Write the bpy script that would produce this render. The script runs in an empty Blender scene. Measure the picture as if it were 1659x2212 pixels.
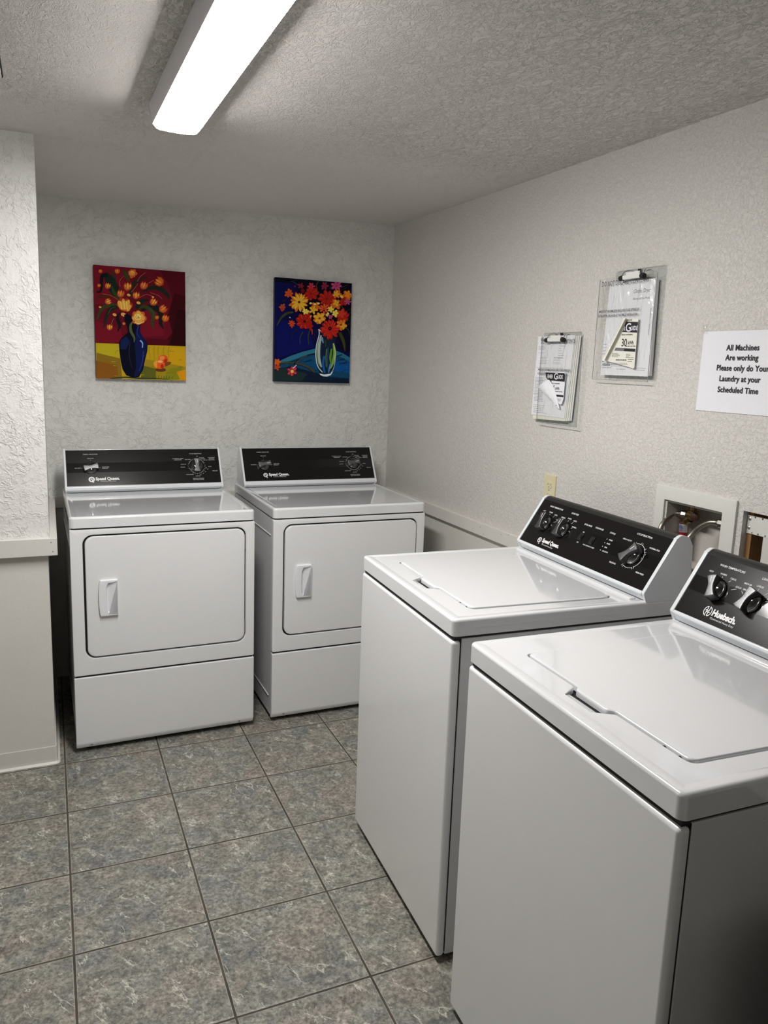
import bpy, bmesh, math, random
import numpy as np
from mathutils import Matrix, Vector
PI = math.pi
random.seed(7)
scene = bpy.context.scene
COL = scene.collection

# ------------------------------------------------------------------ camera
F_PX, IMG_W, IMG_H = 1665.8, 1659, 2212
cam_d = bpy.data.cameras.new('camera')
cam = bpy.data.objects.new('camera', cam_d); COL.objects.link(cam)
cam_d.sensor_width = 36; cam_d.sensor_fit = 'AUTO'
cam_d.lens = 36 * F_PX / IMG_H
cam_d.shift_x = -F_PX * 0.0106 / IMG_H; cam_d.shift_y = -F_PX * 0.0166 / IMG_H
cam_d.clip_start = 0.02
r_, u_, f_ = (0.91436, -0.403197, 0.037118), (0.035086, 0.170226, 0.98478), (0.403379, 0.899141, -0.169794)
cam.matrix_world = Matrix(((r_[0], u_[0], -f_[0], -0.0105), (r_[1], u_[1], -f_[1], -2.8978),
                           (r_[2], u_[2], -f_[2], 1.5001), (0, 0, 0, 1)))
scene.camera = cam
# ------------------------------------------------------------------ world, exposure
w = bpy.data.worlds.new('world'); scene.world = w; w.use_nodes = True
w.node_tree.nodes['Background'].inputs[0].default_value = (0.8, 0.85, 0.9, 1)
w.node_tree.nodes['Background'].inputs[1].default_value = 0.05
scene.view_settings.view_transform = 'Standard'; scene.view_settings.look = 'None'
scene.view_settings.gamma = 1; scene.view_settings.use_curve_mapping = False
scene.view_settings.exposure = 2.12
LAMP_STRENGTH = 21.0
LAMP_COLOR = (1.0, 0.975, 0.95)

# ------------------------------------------------------------------ helpers
def lin(c):
    c = c / 255.0
    return c / 12.92 if c <= 0.04045 else ((c + 0.055) / 1.055) ** 2.4
def rgb(r, g, b): return (lin(r), lin(g), lin(b), 1)
MATS = {}
def mat(name, color=(.8, .8, .8, 1), rough=.5, metal=0.0, coat=0.0, spec=.5, alpha=1, trans=0, emit=None, estr=0, coat_r=.05):
    if name in MATS: return MATS[name]
    m = bpy.data.materials.new(name); m.use_nodes = True
    b = m.node_tree.nodes['Principled BSDF']
    b.inputs['Base Color'].default_value = color
    b.inputs['Roughness'].default_value = rough; b.inputs['Metallic'].default_value = metal
    b.inputs['Coat Weight'].default_value = coat; b.inputs['Coat IOR'].default_value = 1.6; b.inputs['Coat Roughness'].default_value = coat_r
    b.inputs['Specular IOR Level'].default_value = spec
    b.inputs['Alpha'].default_value = alpha; b.inputs['Transmission Weight'].default_value = trans
    if emit:
        b.inputs['Emission Color'].default_value = (*emit, 1); b.inputs['Emission Strength'].default_value = estr
    MATS[name] = m; return m
class NT:
    def __init__(s, m): s.t = m.node_tree; s.b = s.t.nodes['Principled BSDF']
    def n(s, typ, **kw):
        nd = s.t.nodes.new(typ)
        for k, v in kw.items(): setattr(nd, k, v)
        return nd
    def put(s, sock, v):
        if hasattr(v, 'outputs'): v = v.outputs[0]
        if isinstance(v, bpy.types.NodeSocket): s.t.links.new(v, sock)
        else: sock.default_value = v
    def math(s, op, a, b=0.0, c=0.0, clamp=False):
        nd = s.n('ShaderNodeMath', operation=op); nd.use_clamp = clamp
        s.put(nd.inputs[0], a); s.put(nd.inputs[1], b); s.put(nd.inputs[2], c); return nd.outputs[0]
    def noise(s, vec, scale, detail=2, rough=.5, dist=0.0):
        nd = s.n('ShaderNodeTexNoise'); s.put(nd.inputs['Vector'], vec); nd.inputs['Scale'].default_value = scale
        nd.inputs['Detail'].default_value = detail; nd.inputs['Roughness'].default_value = rough; nd.inputs['Distortion'].default_value = dist
        return nd.outputs['Fac']
    def ramp(s, fac, stops, interp='LINEAR'):
        nd = s.n('ShaderNodeValToRGB'); s.put(nd.inputs[0], fac); cr = nd.color_ramp; cr.interpolation = interp
        while len(cr.elements) < len(stops): cr.elements.new(.5)
        for e, (p, c) in zip(cr.elements, stops):
            e.position = p; e.color = c if len(c) == 4 else (*c, 1)
        return nd.outputs['Color']
    def mix(s, fac, a, b, blend='MIX'):
        nd = s.n('ShaderNodeMix', data_type='RGBA', blend_type=blend)
        s.put(nd.inputs[0], fac); s.put(nd.inputs[6], a); s.put(nd.inputs[7], b); return nd.outputs[2]
    def bump(s, h, dist, strength=1.0, normal=None):
        nd = s.n('ShaderNodeBump'); s.put(nd.inputs['Height'], h); nd.inputs['Distance'].default_value = dist
        nd.inputs['Strength'].default_value = strength
        if normal: s.put(nd.inputs['Normal'], normal)
        return nd.outputs[0]
    def objco(s): return s.n('ShaderNodeTexCoord').outputs['Object']
    def mapped(s, vec, scale=(1, 1, 1), rot=(0, 0, 0)):
        nd = s.n('ShaderNodeMapping'); s.put(nd.inputs[0], vec); nd.inputs['Scale'].default_value = scale; nd.inputs['Rotation'].default_value = rot
        return nd.outputs[0]

def build(name, bm, mats, parent=None, M=None, smooth=35):
    """links the bmesh as one mesh object"""
    bmesh.ops.remove_doubles(bm, verts=bm.verts, dist=1e-6)
    me = bpy.data.meshes.new(name); bm.to_mesh(me); bm.free()
    if not isinstance(mats, (list, tuple)): mats = [mats]
    for m in mats: me.materials.append(m)
    if smooth:
        for p in me.polygons: p.use_smooth = True
        me.set_sharp_from_angle(angle=math.radians(smooth))
    o = bpy.data.objects.new(name, me); COL.objects.link(o)
    if parent: o.parent = parent
    if M is not None: o.matrix_local = M
    if 0 < smooth < 90:
        wn = o.modifiers.new('weighted', 'WEIGHTED_NORMAL'); wn.keep_sharp = True; wn.weight = 90
    return o
def tag(o, label=None, cat=None, group=None, kind=None):
    for k, v in (('label', label), ('category', cat), ('group', group), ('kind', kind)):
        if v: o[k] = v
    return o
def empty(name, M, label, cat, group=None):
    o = bpy.data.objects.new(name, None); COL.objects.link(o); o.matrix_world = M; o.empty_display_size = .1
    return tag(o, label, cat, group)
def frame(x, y, z, rz): return Matrix.Translation((x, y, z)) @ Matrix.Rotation(rz, 4, 'Z')
def rbox(bm, x0, x1, y0, y1, z0, z1, r=0.0, seg=3, M=None, mi=0):
    vs = [bm.verts.new((x, y, z)) for x in (x0, x1) for y in (y0, y1) for z in (z0, z1)]
    quads = ((0, 1, 3, 2), (4, 6, 7, 5), (0, 4, 5, 1), (2, 3, 7, 6), (0, 2, 6, 4), (1, 5, 7, 3))
    fs = [bm.faces.new([vs[i] for i in q]) for q in quads]
    for f in fs: f.material_index = mi
    geom = vs
    if r > 0:
        es = list({e for f in fs for e in f.edges})
        res = bmesh.ops.bevel(bm, geom=es, offset=r, segments=seg, profile=.5, affect='EDGES', clamp_overlap=True)
        geom = list({v for f in res['faces'] for v in f.verts})
        for f in res['faces']: f.material_index = mi
    if M is not None: bmesh.ops.transform(bm, matrix=M, verts=list({v for v in geom}))
    return geom
def rrect(x0, y0, x1, y1, r, seg=6):
    pts = []
    for cx, cy, a0 in ((x1 - r, y0 + r, -90), (x1 - r, y1 - r, 0), (x0 + r, y1 - r, 90), (x0 + r, y0 + r, 180)):
        for i in range(seg + 1):
            a = math.radians(a0 + 90 * i / seg); pts.append((cx + r * math.cos(a), cy + r * math.sin(a)))
    return pts
def offset(loop, d):
    """moves a counterclockwise loop inward by d"""
    n = len(loop); out = []
    for i in range(n):
        p0, p1, p2 = Vector(loop[i - 1]), Vector(loop[i]), Vector(loop[(i + 1) % n])
        a = (p1 - p0); b = (p2 - p1)
        if a.length < 1e-9: a = b
        if b.length < 1e-9: b = a
        a.normalize(); b.normalize()
        na, nb = Vector((-a.y, a.x)), Vector((-b.y, b.x)); m = na + nb
        if m.length < 1e-6: m = na
        m.normalize(); c = max(.5, m.dot(na)); out.append(tuple(p1 + m * (d / c)))
    return out
def fill_between(bm, loops, M, z, mi=0, flip=False):
    """planar face between an outer loop and holes"""
    allv = []; edges = []
    for L in loops:
        vs = [bm.verts.new(M @ Vector((p[0], p[1], z))) for p in L]
        allv.append(vs)
        for i in range(len(vs)): edges.append(bm.edges.new((vs[i - 1], vs[i])))
    res = bmesh.ops.triangle_fill(bm, use_beauty=True, use_dissolve=False, edges=edges)
    for g in res['geom']:
        if isinstance(g, bmesh.types.BMFace): g.material_index = mi
    return allv
def loft(bm, rings, M=Matrix(), cap0=False, cap1=False, mi=0, closed=True):
    """rings: list of (loop2d, z); joins ring to ring"""
    V = [[bm.verts.new(M @ Vector((p[0], p[1], z))) for p in L] for L, z in rings]
    n = len(V[0])
    for A, B in zip(V, V[1:]):
        for i in range(n if closed else n - 1):
            j = (i + 1) % n
            f = bm.faces.new((A[i], A[j], B[j], B[i])); f.material_index = mi
    if cap0: bm.faces.new(V[0][::-1]).material_index = mi
    if cap1: bm.faces.new(V[-1]).material_index = mi
    return V
def plate(bm, outer, holes, z0, z1, r=0.002, M=Matrix(), mi=0, back=True):
    """plate in the local xy plane, thick from z0 to z1 (front), rims rounded by r"""
    o_in = offset(outer, r)
    loft(bm, [(outer, z0), (outer, z1 - r), (offset(outer, r * .3), z1 - r * .3), (o_in, z1)], M, mi=mi)
    hs = []
    for h in holes:
        ho = offset(h, -r); hs.append(ho)
        loft(bm, [(h, z0), (h, z1 - r), (offset(h, -r * .3), z1 - r * .3), (ho, z1)], M, mi=mi)
    fill_between(bm, [o_in] + hs, M, z1, mi)
    if back: fill_between(bm, [outer] + list(holes), M, z0, mi)
    bmesh.ops.remove_doubles(bm, verts=bm.verts, dist=1e-6)
    bmesh.ops.recalc_face_normals(bm, faces=bm.faces)
def prism_x(bm, prof, x0, x1, r=0, mi=0):
    """profile of (y, z) extruded along x"""
    A = [bm.verts.new((x0, y, z)) for y, z in prof]; B = [bm.verts.new((x1, y, z)) for y, z in prof]
    n = len(prof); fs = []
    for i in range(n):
        j = (i + 1) % n; fs.append(bm.faces.new((A[i], A[j], B[j], B[i])))
    fs.append(bm.faces.new(A[::-1])); fs.append(bm.faces.new(B))
    for f in fs: f.material_index = mi
    if r:
        es = list({e for f in fs[-2:] for e in f.edges})
        bmesh.ops.bevel(bm, geom=es, offset=r, segments=3, profile=.5, affect='EDGES', clamp_overlap=True)
    bmesh.ops.recalc_face_normals(bm, faces=bm.faces)
def lathe(bm, prof, seg=32, M=Matrix(), mi=0):
    """profile of (radius, z) turned about local z"""
    rings = [[(r * math.cos(2 * PI * i / seg), r * math.sin(2 * PI * i / seg)) for i in range(seg)] for r, z in prof]
    loft(bm, [(L, z) for L, (r, z) in zip(rings, prof)], M, cap0=prof[0][0] > 1e-6, cap1=prof[-1][0] > 1e-6, mi=mi)
def tube(bm, pts, r, seg=14, mi=0, ridge=0, sub=6):
    P = [Vector(p) for p in pts]; S = []
    for i in range(len(P) - 1):
        p0, p1, p2, p3 = P[max(i - 1, 0)], P[i], P[i + 1], P[min(i + 2, len(P) - 1)]
        for k in range(sub):
            t = k / sub
            S.append(.5 * ((2 * p1) + (-p0 + p2) * t + (2 * p0 - 5 * p1 + 4 * p2 - p3) * t * t + (-p0 + 3 * p1 - 3 * p2 + p3) * t ** 3))
    S.append(P[-1]); up = Vector((0.13, 0.2, 1)); rings = []
    for i, s in enumerate(S):
        t = (S[min(i + 1, len(S) - 1)] - S[max(i - 1, 0)]).normalized()
        a = t.cross(up).normalized(); b = a.cross(t)
        rr = r * (1 + ridge * (i % 2))
        rings.append([bm.verts.new(s + a * rr * math.cos(2 * PI * k / seg) + b * rr * math.sin(2 * PI * k / seg)) for k in range(seg)])
    for A, B in zip(rings, rings[1:]):
        for k in range(seg):
            bm.faces.new((A[k], A[(k + 1) % seg], B[(k + 1) % seg], B[k])).material_index = mi
    bm.faces.new(rings[0][::-1]); bm.faces.new(rings[-1])
def cyl(bm, p0, p1, r0, r1=None, seg=20, mi=0):
    p0, p1 = Vector(p0), Vector(p1); r1 = r0 if r1 is None else r1
    q = (p1 - p0).to_track_quat('Z', 'Y').to_matrix().to_4x4()
    lathe(bm, [(r0, 0), (r1, (p1 - p0).length)], seg, Matrix.Translation(p0) @ q, mi)

_tc = {}
def text(bm, s, x, y, size, align='CENTER', bold=0.0, shear=0.0, xs=1.0, rot=0.0, M=Matrix(), z=0.0, mi=0, spacing=1.0):
    """lettering laid in the local xy plane"""
    key = (s, align, bold, shear, spacing)
    if key not in _tc:
        cu = bpy.data.curves.new('txt', 'FONT'); cu.body = s; cu.size = 1; cu.align_x = align; cu.align_y = 'CENTER'
        cu.offset = bold; cu.shear = shear; cu.space_character = spacing; cu.resolution_u = 3; cu.space_line = 1.05
        ob = bpy.data.objects.new('txt', cu); COL.objects.link(ob)
        bpy.context.view_layer.update()
        me = bpy.data.meshes.new_from_object(ob.evaluated_get(bpy.context.evaluated_depsgraph_get()))
        bpy.data.objects.remove(ob); bpy.data.curves.remove(cu); _tc[key] = me
    me = _tc[key]; b2 = bmesh.new(); b2.from_mesh(me)
    T = M @ Matrix.Translation((x, y, z)) @ Matrix.Rotation(rot, 4, 'Z') @ Matrix.Diagonal((size * xs, size, 1, 1))
    vm = {v: bm.verts.new(T @ v.co) for v in b2.verts}
    for f in b2.faces:
        try: bm.faces.new([vm[v] for v in f.verts]).material_index = mi
        except ValueError: pass
    b2.free()
def flat(bm, pts, M=Matrix(), z=0.0, mi=0):
    vs = [bm.verts.new(M @ Vector((p[0], p[1], z))) for p in pts]
    f = bm.faces.new(vs); f.material_index = mi; f.normal_update()
    return f
def seg2(bm, x0, y0, x1, y1, w, M=Matrix(), z=0.0, mi=0):
    d = Vector((x1 - x0, y1 - y0)); n = Vector((-d.y, d.x)).normalized() * w / 2
    flat(bm, [(x0 + n.x, y0 + n.y), (x0 - n.x, y0 - n.y), (x1 - n.x, y1 - n.y), (x1 + n.x, y1 + n.y)], M, z, mi)
def ring2(bm, cx, cy, r, w, a0=0, a1=360, M=Matrix(), z=0.0, mi=0, n=40, ys=1.0):
    for i in range(n):
        a, b = math.radians(a0 + (a1 - a0) * i / n), math.radians(a0 + (a1 - a0) * (i + 1) / n)
        ca, sa, cb, sb = math.cos(a), math.sin(a) * ys, math.cos(b), math.sin(b) * ys
        flat(bm, [(cx + r * ca, cy + r * sa), (cx + r * cb, cy + r * sb), (cx + (r + w) * cb, cy + (r + w) * sb), (cx + (r + w) * ca, cy + (r + w) * sa)], M, z, mi)
def ell(cx, cy, rx, ry, rot=0, n=16):
    c, s = math.cos(rot), math.sin(rot)
    return [(cx + rx * math.cos(t) * c - ry * math.sin(t) * s, cy + rx * math.cos(t) * s + ry * math.sin(t) * c) for t in [2 * PI * i / n for i in range(n)]]

# ------------------------------------------------------------------ materials
def plaster(name, color, scale=1.0, amount=1.0, style='trowel', rough=.6):
    m = mat(name, color, rough); t = NT(m); v = t.objco()
    if style == 'trowel':      # skip-trowel plaster: raised flat patches with curled edges
        def ridge(sc, w, lo):
            a = t.math('ABSOLUTE', t.math('SUBTRACT', t.noise(v, sc * scale, 4, .6, .5), .5))
            mk = t.ramp(t.noise(v, sc * .6 * scale, 2), [(lo, (0, 0, 0)), (lo + .08, (1, 1, 1))])
            return t.math('MULTIPLY', t.math('SUBTRACT', 1, t.math('DIVIDE', a, w), clamp=True), mk)
        pl = t.ramp(t.noise(v, 30 * scale, 4, .6, .6), [(.46, (0, 0, 0)), (.52, (1, 1, 1)), (.70, (.7, .7, .7))])
        h = t.math('ADD', t.math('MULTIPLY', pl, .28), t.math('ADD', t.math('MULTIPLY', ridge(30, .075, .42), .9), t.math('MULTIPLY', ridge(64, .09, .46), .45)))
        h = t.math('ADD', h, t.math('MULTIPLY', t.noise(v, 300, 2), .25)); d = .0019
    elif style == 'stipple':   # finer splatter
        n1 = t.noise(v, 95 * scale, 4, .65, .5); p = t.ramp(n1, [(.42, (0, 0, 0)), (.54, (1, 1, 1)), (.75, (.9, .9, .9))])
        n2 = t.noise(v, 260 * scale, 2, .6, .2); h = t.math('ADD', p, t.math('MULTIPLY', n2, .9)); d = .00085
    elif style == 'ceiling':
        vv = t.mapped(v, (1.25, .75, 1), (0, 0, .5))
        n1 = t.noise(vv, 42 * scale, 4, .6, 1.8); p = t.ramp(n1, [(.46, (0, 0, 0)), (.53, (1, 1, 1)), (.62, (.6, .6, .6))])
        n2 = t.noise(vv, 110 * scale, 3, .6, 1); h = t.math('ADD', p, t.math('MULTIPLY', n2, .7))
        # the texture is worn smoother over the far alcove
        sx = t.n('ShaderNodeSeparateXYZ'); t.put(sx.inputs[0], v)
        edge = t.math('ADD', sx.outputs[1], t.math('MULTIPLY', t.noise(v, 3, 2), .5))
        k = t.math('MULTIPLY_ADD', t.math('SMOOTH_MIN', t.math('MAXIMUM', t.math('MULTIPLY_ADD', edge, 2.2, .75), 0), 1, .1), -.72, 1.0, )
        h = t.math('MULTIPLY', h, k); d = .0022
    else:                      # rolled paint
        n1 = t.noise(v, 220, 2, .5); n2 = t.noise(v, 9, 3, .6); h = t.math('ADD', t.math('MULTIPLY', n1, .25), t.math('MULTIPLY', n2, 1.6)); d = .0009
    t.put(t.b.inputs['Normal'], t.bump(h, d * amount))
    # slight unevenness of the paint itself
    c2 = tuple(x * .955 for x in color[:3]) + (1,)
    t.put(t.b.inputs['Base Color'], t.mix(t.noise(v, 2.3, 3), color, c2))
    return m
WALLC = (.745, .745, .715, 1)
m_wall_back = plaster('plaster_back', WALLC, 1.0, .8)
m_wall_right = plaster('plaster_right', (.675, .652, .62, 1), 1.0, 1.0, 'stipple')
m_pillar = plaster('plaster_pillar', (.77, .757, .735, 1), 1.0, .75)
m_ceiling = plaster('plaster_ceiling', (.735, .705, .675, 1), 1.0, 1.0, 'ceiling', .8)
m_lower = plaster('painted_wainscot', (.69, .675, .63, 1), 1, 1, 'paint', .38)
m_trim = mat('painted_trim', (.68, .66, .62, 1), .35)
m_vinyl = mat('vinyl_base', (.66, .645, .60, 1), .35)

def floor_mat():
    s = .3374
    m = mat('stone_tile', (.2, .2, .18, 1), .45); t = NT(m); v = t.objco()
    sc = t.mapped(v, (1 / s, 1 / s, 1)); sp = t.n('ShaderNodeSeparateXYZ'); t.put(sp.inputs[0], sc)
    fx, fy = t.math('FRACT', sp.outputs[0]), t.math('FRACT', sp.outputs[1])
    ix, iy = t.math('FLOOR', sp.outputs[0]), t.math('FLOOR', sp.outputs[1])
    wob = t.math('MULTIPLY', t.math('SUBTRACT', t.noise(v, 60, 2), .5), .006)
    ex = t.math('SUBTRACT', .5, t.math('ABSOLUTE', t.math('SUBTRACT', fx, .5)))
    ey = t.math('SUBTRACT', .5, t.math('ABSOLUTE', t.math('SUBTRACT', fy, .5)))
    e = t.math('ADD', t.math('MINIMUM', ex, ey), wob)
    grout = t.math('LESS_THAN', e, .0088)
    lip = t.math('MULTIPLY', t.math('SUBTRACT', 1, grout), t.math('LESS_THAN', e, .0140))
    # every tile carries nearly the same print, shifted a little
    cb = t.n('ShaderNodeCombineXYZ'); t.put(cb.inputs[0], t.math('ADD', fx, t.math('MULTIPLY', t.math('FRACT', t.math('MULTIPLY', ix, .37)), .9)))
    t.put(cb.inputs[1], t.math('ADD', fy, t.math('MULTIPLY', iy, .31))); t.put(cb.inputs[2], t.math('MULTIPLY', t.math('ADD', ix, iy), .13))
    pv = cb.outputs[0]
    big = t.noise(pv, 2.2, 4, .6, .4); mid = t.noise(pv, 9, 6, .72, .6); fine = t.noise(pv, 34, 6, .75, .3)
    base = t.ramp(mid, [(.32, rgb(92, 93, 90)), (.45, rgb(122, 121, 115)), (.55, rgb(148, 146, 138)), (.68, rgb(186, 183, 174))])
    tint = t.ramp(big, [(.35, rgb(112, 118, 126)), (.5, rgb(134, 133, 122)), (.66, rgb(152, 138, 130))])
    c = t.mix(.42, base, tint)
    spk = t.ramp(fine, [(.36, (.46, .46, .46)), (.5, (1.0, 1.0, 1.0)), (.64, (1.45, 1.44, 1.4))])
    c = t.mix(1.0, c, spk, 'MULTIPLY')
    dk = t.ramp(t.noise(pv, 16, 5, .7, 1.0), [(.40, (.6, .6, .6)), (.52, (1, 1, 1))])
    c = t.mix(.75, c, dk, 'MULTIPLY')
    # pale crooked veins
    def vein(scale, dist, width, maskscale, lo, rot, off):
        wv = t.mapped(t.mapped(pv, (1, 1, 1), (0, 0, rot)), (1, 2.3, 1)); wv2 = t.n('ShaderNodeVectorMath', operation='ADD'); t.put(wv2.inputs[0], wv); wv2.inputs[1].default_value = (off, off, 0)
        a = t.math('ABSOLUTE', t.math('SUBTRACT', t.noise(wv2.outputs[0], scale, 5, .65, dist), .5))
        mk = t.ramp(t.noise(wv2.outputs[0], maskscale, 3, .6), [(lo, (0, 0, 0)), (lo + .10, (1, 1, 1))])
        line = t.math('SUBTRACT', 1, t.math('DIVIDE', a, t.math('MULTIPLY', mk, width)), clamp=True)
        return t.math('MULTIPLY', line, mk)
    vv = t.math('MAXIMUM', vein(1.5, .25, .014, 4.0, .50, 1.15, 0), t.math('MULTIPLY', vein(2.4, .3, .013, 5.0, .52, .75, 7.3), .85))
    c = t.mix(t.math('MULTIPLY', vv, .85), c, rgb(216, 214, 204))
    c = t.mix(lip, c, t.mix(.5, c, rgb(176, 172, 158)))
    gcol = t.ramp(t.noise(v, 7, 3), [(.35, rgb(58, 54, 49)), (.65, rgb(84, 76, 66))])
    c = t.mix(grout, c, gcol)
    sc_ = t.mix(1.0, c, (.92, .92, .90, 1), 'MULTIPLY')
    t.put(t.b.inputs['Base Color'], sc_)
    t.put(t.b.inputs['Roughness'], t.math('MULTIPLY_ADD', grout, .4, .42))
    h = t.math('MULTIPLY_ADD', t.math('MULTIPLY', e, 40, clamp=True), 1, t.math('MULTIPLY', fine, .16))
    t.put(t.b.inputs['Normal'], t.bump(h, .0016))
    return m
m_floor = floor_mat()

def enamel(name, color, rough, bumpd=.00007, scale=420, coat=.35):
    m = mat(name, color, rough, coat=coat, coat_r=.06); t = NT(m); v = t.objco()
    t.put(t.b.inputs['Normal'], t.bump(t.noise(v, scale, 2, .5), bumpd))
    return m
m_enamel = enamel('white_enamel', (.78, .785, .79, 1), .32)
m_deck = enamel('white_gloss_enamel', (.75, .76, .775, 1), .10, .000006, 300, 1.0)
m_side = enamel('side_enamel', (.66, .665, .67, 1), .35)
m_plastic = mat('white_plastic', (.80, .81, .84, 1), .3)
m_strip = mat('white_trim_strip', (.75, .78, .81, 1), .25, coat=.4)
m_gap = mat('black_gasket_and_gap_shade', (.012, .012, .012, 1), .7)  # door gasket and holes; also the painted shade in panel seams
m_black = mat('black_body_plastic', (.013, .012, .011, 1), .42)
m_char = mat('charcoal_panel', (.008, .007, .007, 1), .24, spec=.22)
m_band = mat('black_gloss_band', (.003, .003, .003, 1), .12)
m_ink = mat('white_print', (.82, .82, .82, 1), .5)
m_inkdim = mat('grey_print', (.45, .45, .45, 1), .5)
m_chrome = mat('chrome', (.62, .62, .63, 1), .12, 1.0)
m_grip = mat('smoked_metal', (.17, .17, .175, 1), .42, 1.0)
m_knob = mat('black_gloss_knob', (.006, .006, .006, 1), .08, coat=1)
m_red = mat('red_pointer', rgb(120, 30, 34), .35)
m_screw = mat('steel_screw', (.5, .5, .5, 1), .35, 1.0)
m_foot = mat('black_rubber', (.012, .012, .012, 1), .8)

# ------------------------------------------------------------------ the room
CEIL = 2.198
def ceil_z(x, y):
    if y <= .02: return CEIL
    k = min(1, (y - .02) / .84)
    return CEIL + k * (-.040 + .047 * max(0, min(1, x / 1.63)))
M_R = frame(1.634, .8638, 0, .015 - PI / 2)     # right wall: x runs along it from the far corner, y into it
M_Ri = M_R.inverted()
XL, YF = -2.0, -3.7

bm = bmesh.new()
rbox(bm, XL - .1, 2.0, YF - .1, 1.1, -.05, 0)
tag(build('floor', bm, m_floor, smooth=0), kind='structure')
bm = bmesh.new()
xs = [XL - .1, -.6, -.024, .4, .8, 1.2, 1.63, 2.0]; ys = [YF - .1, -2, -1, .02, .3, .58, .8638, 1.1]
g = [[bm.verts.new((x, y, ceil_z(x, y))) for y in ys] for x in xs]
for i in range(len(xs) - 1):
    for j in range(len(ys) - 1): bm.faces.new((g[i][j], g[i][j + 1], g[i + 1][j + 1], g[i + 1][j]))
ret = bmesh.ops.extrude_face_region(bm, geom=list(bm.faces))
for e in ret['geom']:
    if isinstance(e, bmesh.types.BMVert): e.co.z = 2.32
bmesh.ops.recalc_face_normals(bm, faces=bm.faces)
tag(build('ceiling', bm, m_ceiling), kind='structure')

RAIL_T, RAIL_B = .866, .812
bm = bmesh.new()
rbox(bm, -.14, 1.75, .8638, .98, RAIL_T - .02, 2.26, mi=0); rbox(bm, -.14, 1.75, .8638, .98, 0, RAIL_T - .02, mi=1)
tag(build('wall_back', bm, [m_wall_back, m_lower], smooth=0), kind='structure')
# right wall, with the opening for the water box and the rough cut hole
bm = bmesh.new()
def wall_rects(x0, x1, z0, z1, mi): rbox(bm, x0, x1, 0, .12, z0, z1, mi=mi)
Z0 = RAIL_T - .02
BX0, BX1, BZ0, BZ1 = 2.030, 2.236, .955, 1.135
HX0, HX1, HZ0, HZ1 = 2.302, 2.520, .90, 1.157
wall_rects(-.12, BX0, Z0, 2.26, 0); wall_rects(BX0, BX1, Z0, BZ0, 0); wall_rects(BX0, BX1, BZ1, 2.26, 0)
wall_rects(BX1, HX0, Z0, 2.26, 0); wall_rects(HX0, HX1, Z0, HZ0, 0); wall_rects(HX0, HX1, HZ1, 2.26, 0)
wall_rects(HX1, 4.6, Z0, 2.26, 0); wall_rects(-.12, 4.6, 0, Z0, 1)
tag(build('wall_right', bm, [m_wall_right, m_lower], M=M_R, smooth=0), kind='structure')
# pillar wall left of the alcove
bm = bmesh.new()
PX, PY = -.0238, .0186
rbox(bm, XL, PX, PY, .98, Z0, 2.26, mi=0); rbox(bm, XL, PX - .006, PY + .006, .98, 0, Z0, mi=1)
tag(build('wall_left', bm, [m_pillar, m_lower], smooth=0), kind='structure')
bm = bmesh.new(); rbox(bm, XL - .1, XL, YF, PY, 0, 2.26)
tag(build('wall_side', bm, m_pillar, smooth=0), kind='structure')
bm = bmesh.new(); rbox(bm, XL - .1, 2.0, YF - .1, YF, 0, 2.26)
tag(build('wall_front', bm, m_wall_back, smooth=0), kind='structure')

# chair rails
bm = bmesh.new(); rbox(bm, 0.0, 4.53, -.02, 0, RAIL_B, RAIL_T, .002)
for x, z in ((1.02, .85), (1.18, .852), (1.05, .826), (1.235, .862)): lathe(bm, [(.0016, 0), (.0016, .0004)], 8, Matrix.Translation((x, -.0203, z)) @ Matrix.Rotation(PI / 2, 4, 'X'), 1)
tag(build('trim_1', bm, [m_trim, m_gap], M=M_R), kind='structure')
bm = bmesh.new(); rbox(bm, PX + .002, 1.612, .8438, .8638, RAIL_B, RAIL_T, .002)
tag(build('trim_2', bm, m_trim), kind='structure')
bm = bmesh.new()
rbox(bm, XL + .002, PX + .025, PY - .02, PY, .797, .860, .002)
rbox(bm, PX, PX + .025, PY + .0002, .843, .797, .860, .002)
for z in (.845, .812): lathe(bm, [(.0016, 0), (.0016, .0004)], 8, Matrix.Translation((PX + .010 - (z - .812) * .15, PY - .0203, z)) @ Matrix.Rotation(PI / 2, 4, 'X'), 1)
tag(build('trim_3', bm, [m_trim, m_gap]), kind='structure')
# cove bases
def cove(y_face): return
bm = bmesh.new()
prof = [(0, .066), (.003, .066), (.0035, .02), (.006, .008), (.014, .0015), (.014, 0), (0, 0)]   # (outward, z)
path = [(XL + .002, PY), (PX - .006, PY + .0), (PX - .006, .86)]
def cove_path(bm, prof, x_end, y0, x_start, y_end):
    rows = []
    rows.append([(x_start, y0 - o, z) for o, z in prof])
    for k in range(7):
        a = math.radians(-90 + 90 * k / 6); rows.append([(x_end + (o + .002) * math.cos(a) - .002, y0 + .002 + (o + .002) * math.sin(a), z) for o, z in prof])
    rows.append([(x_end + o, y_end, z) for o, z in prof])
    V = [[bm.verts.new(p) for p in r] for r in rows]; n = len(prof)
    for A, B in zip(V, V[1:]):
        for i in range(n): bm.faces.new((A[i], A[(i + 1) % n], B[(i + 1) % n], B[i]))
    bm.faces.new(V[0]); bm.faces.new(V[-1][::-1]); bmesh.ops.recalc_face_normals(bm, faces=bm.faces)
cove_path(bm, prof, PX - .006, PY + .006, XL + .002, .86)
tag(build('baseboard_left', bm, m_vinyl), kind='structure')
bm = bmesh.new(); rbox(bm, 0.02, 4.5, -.004, 0, 0, .066, .001)
tag(build('baseboard_right', bm, m_vinyl, M=M_R), kind='structure')

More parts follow.
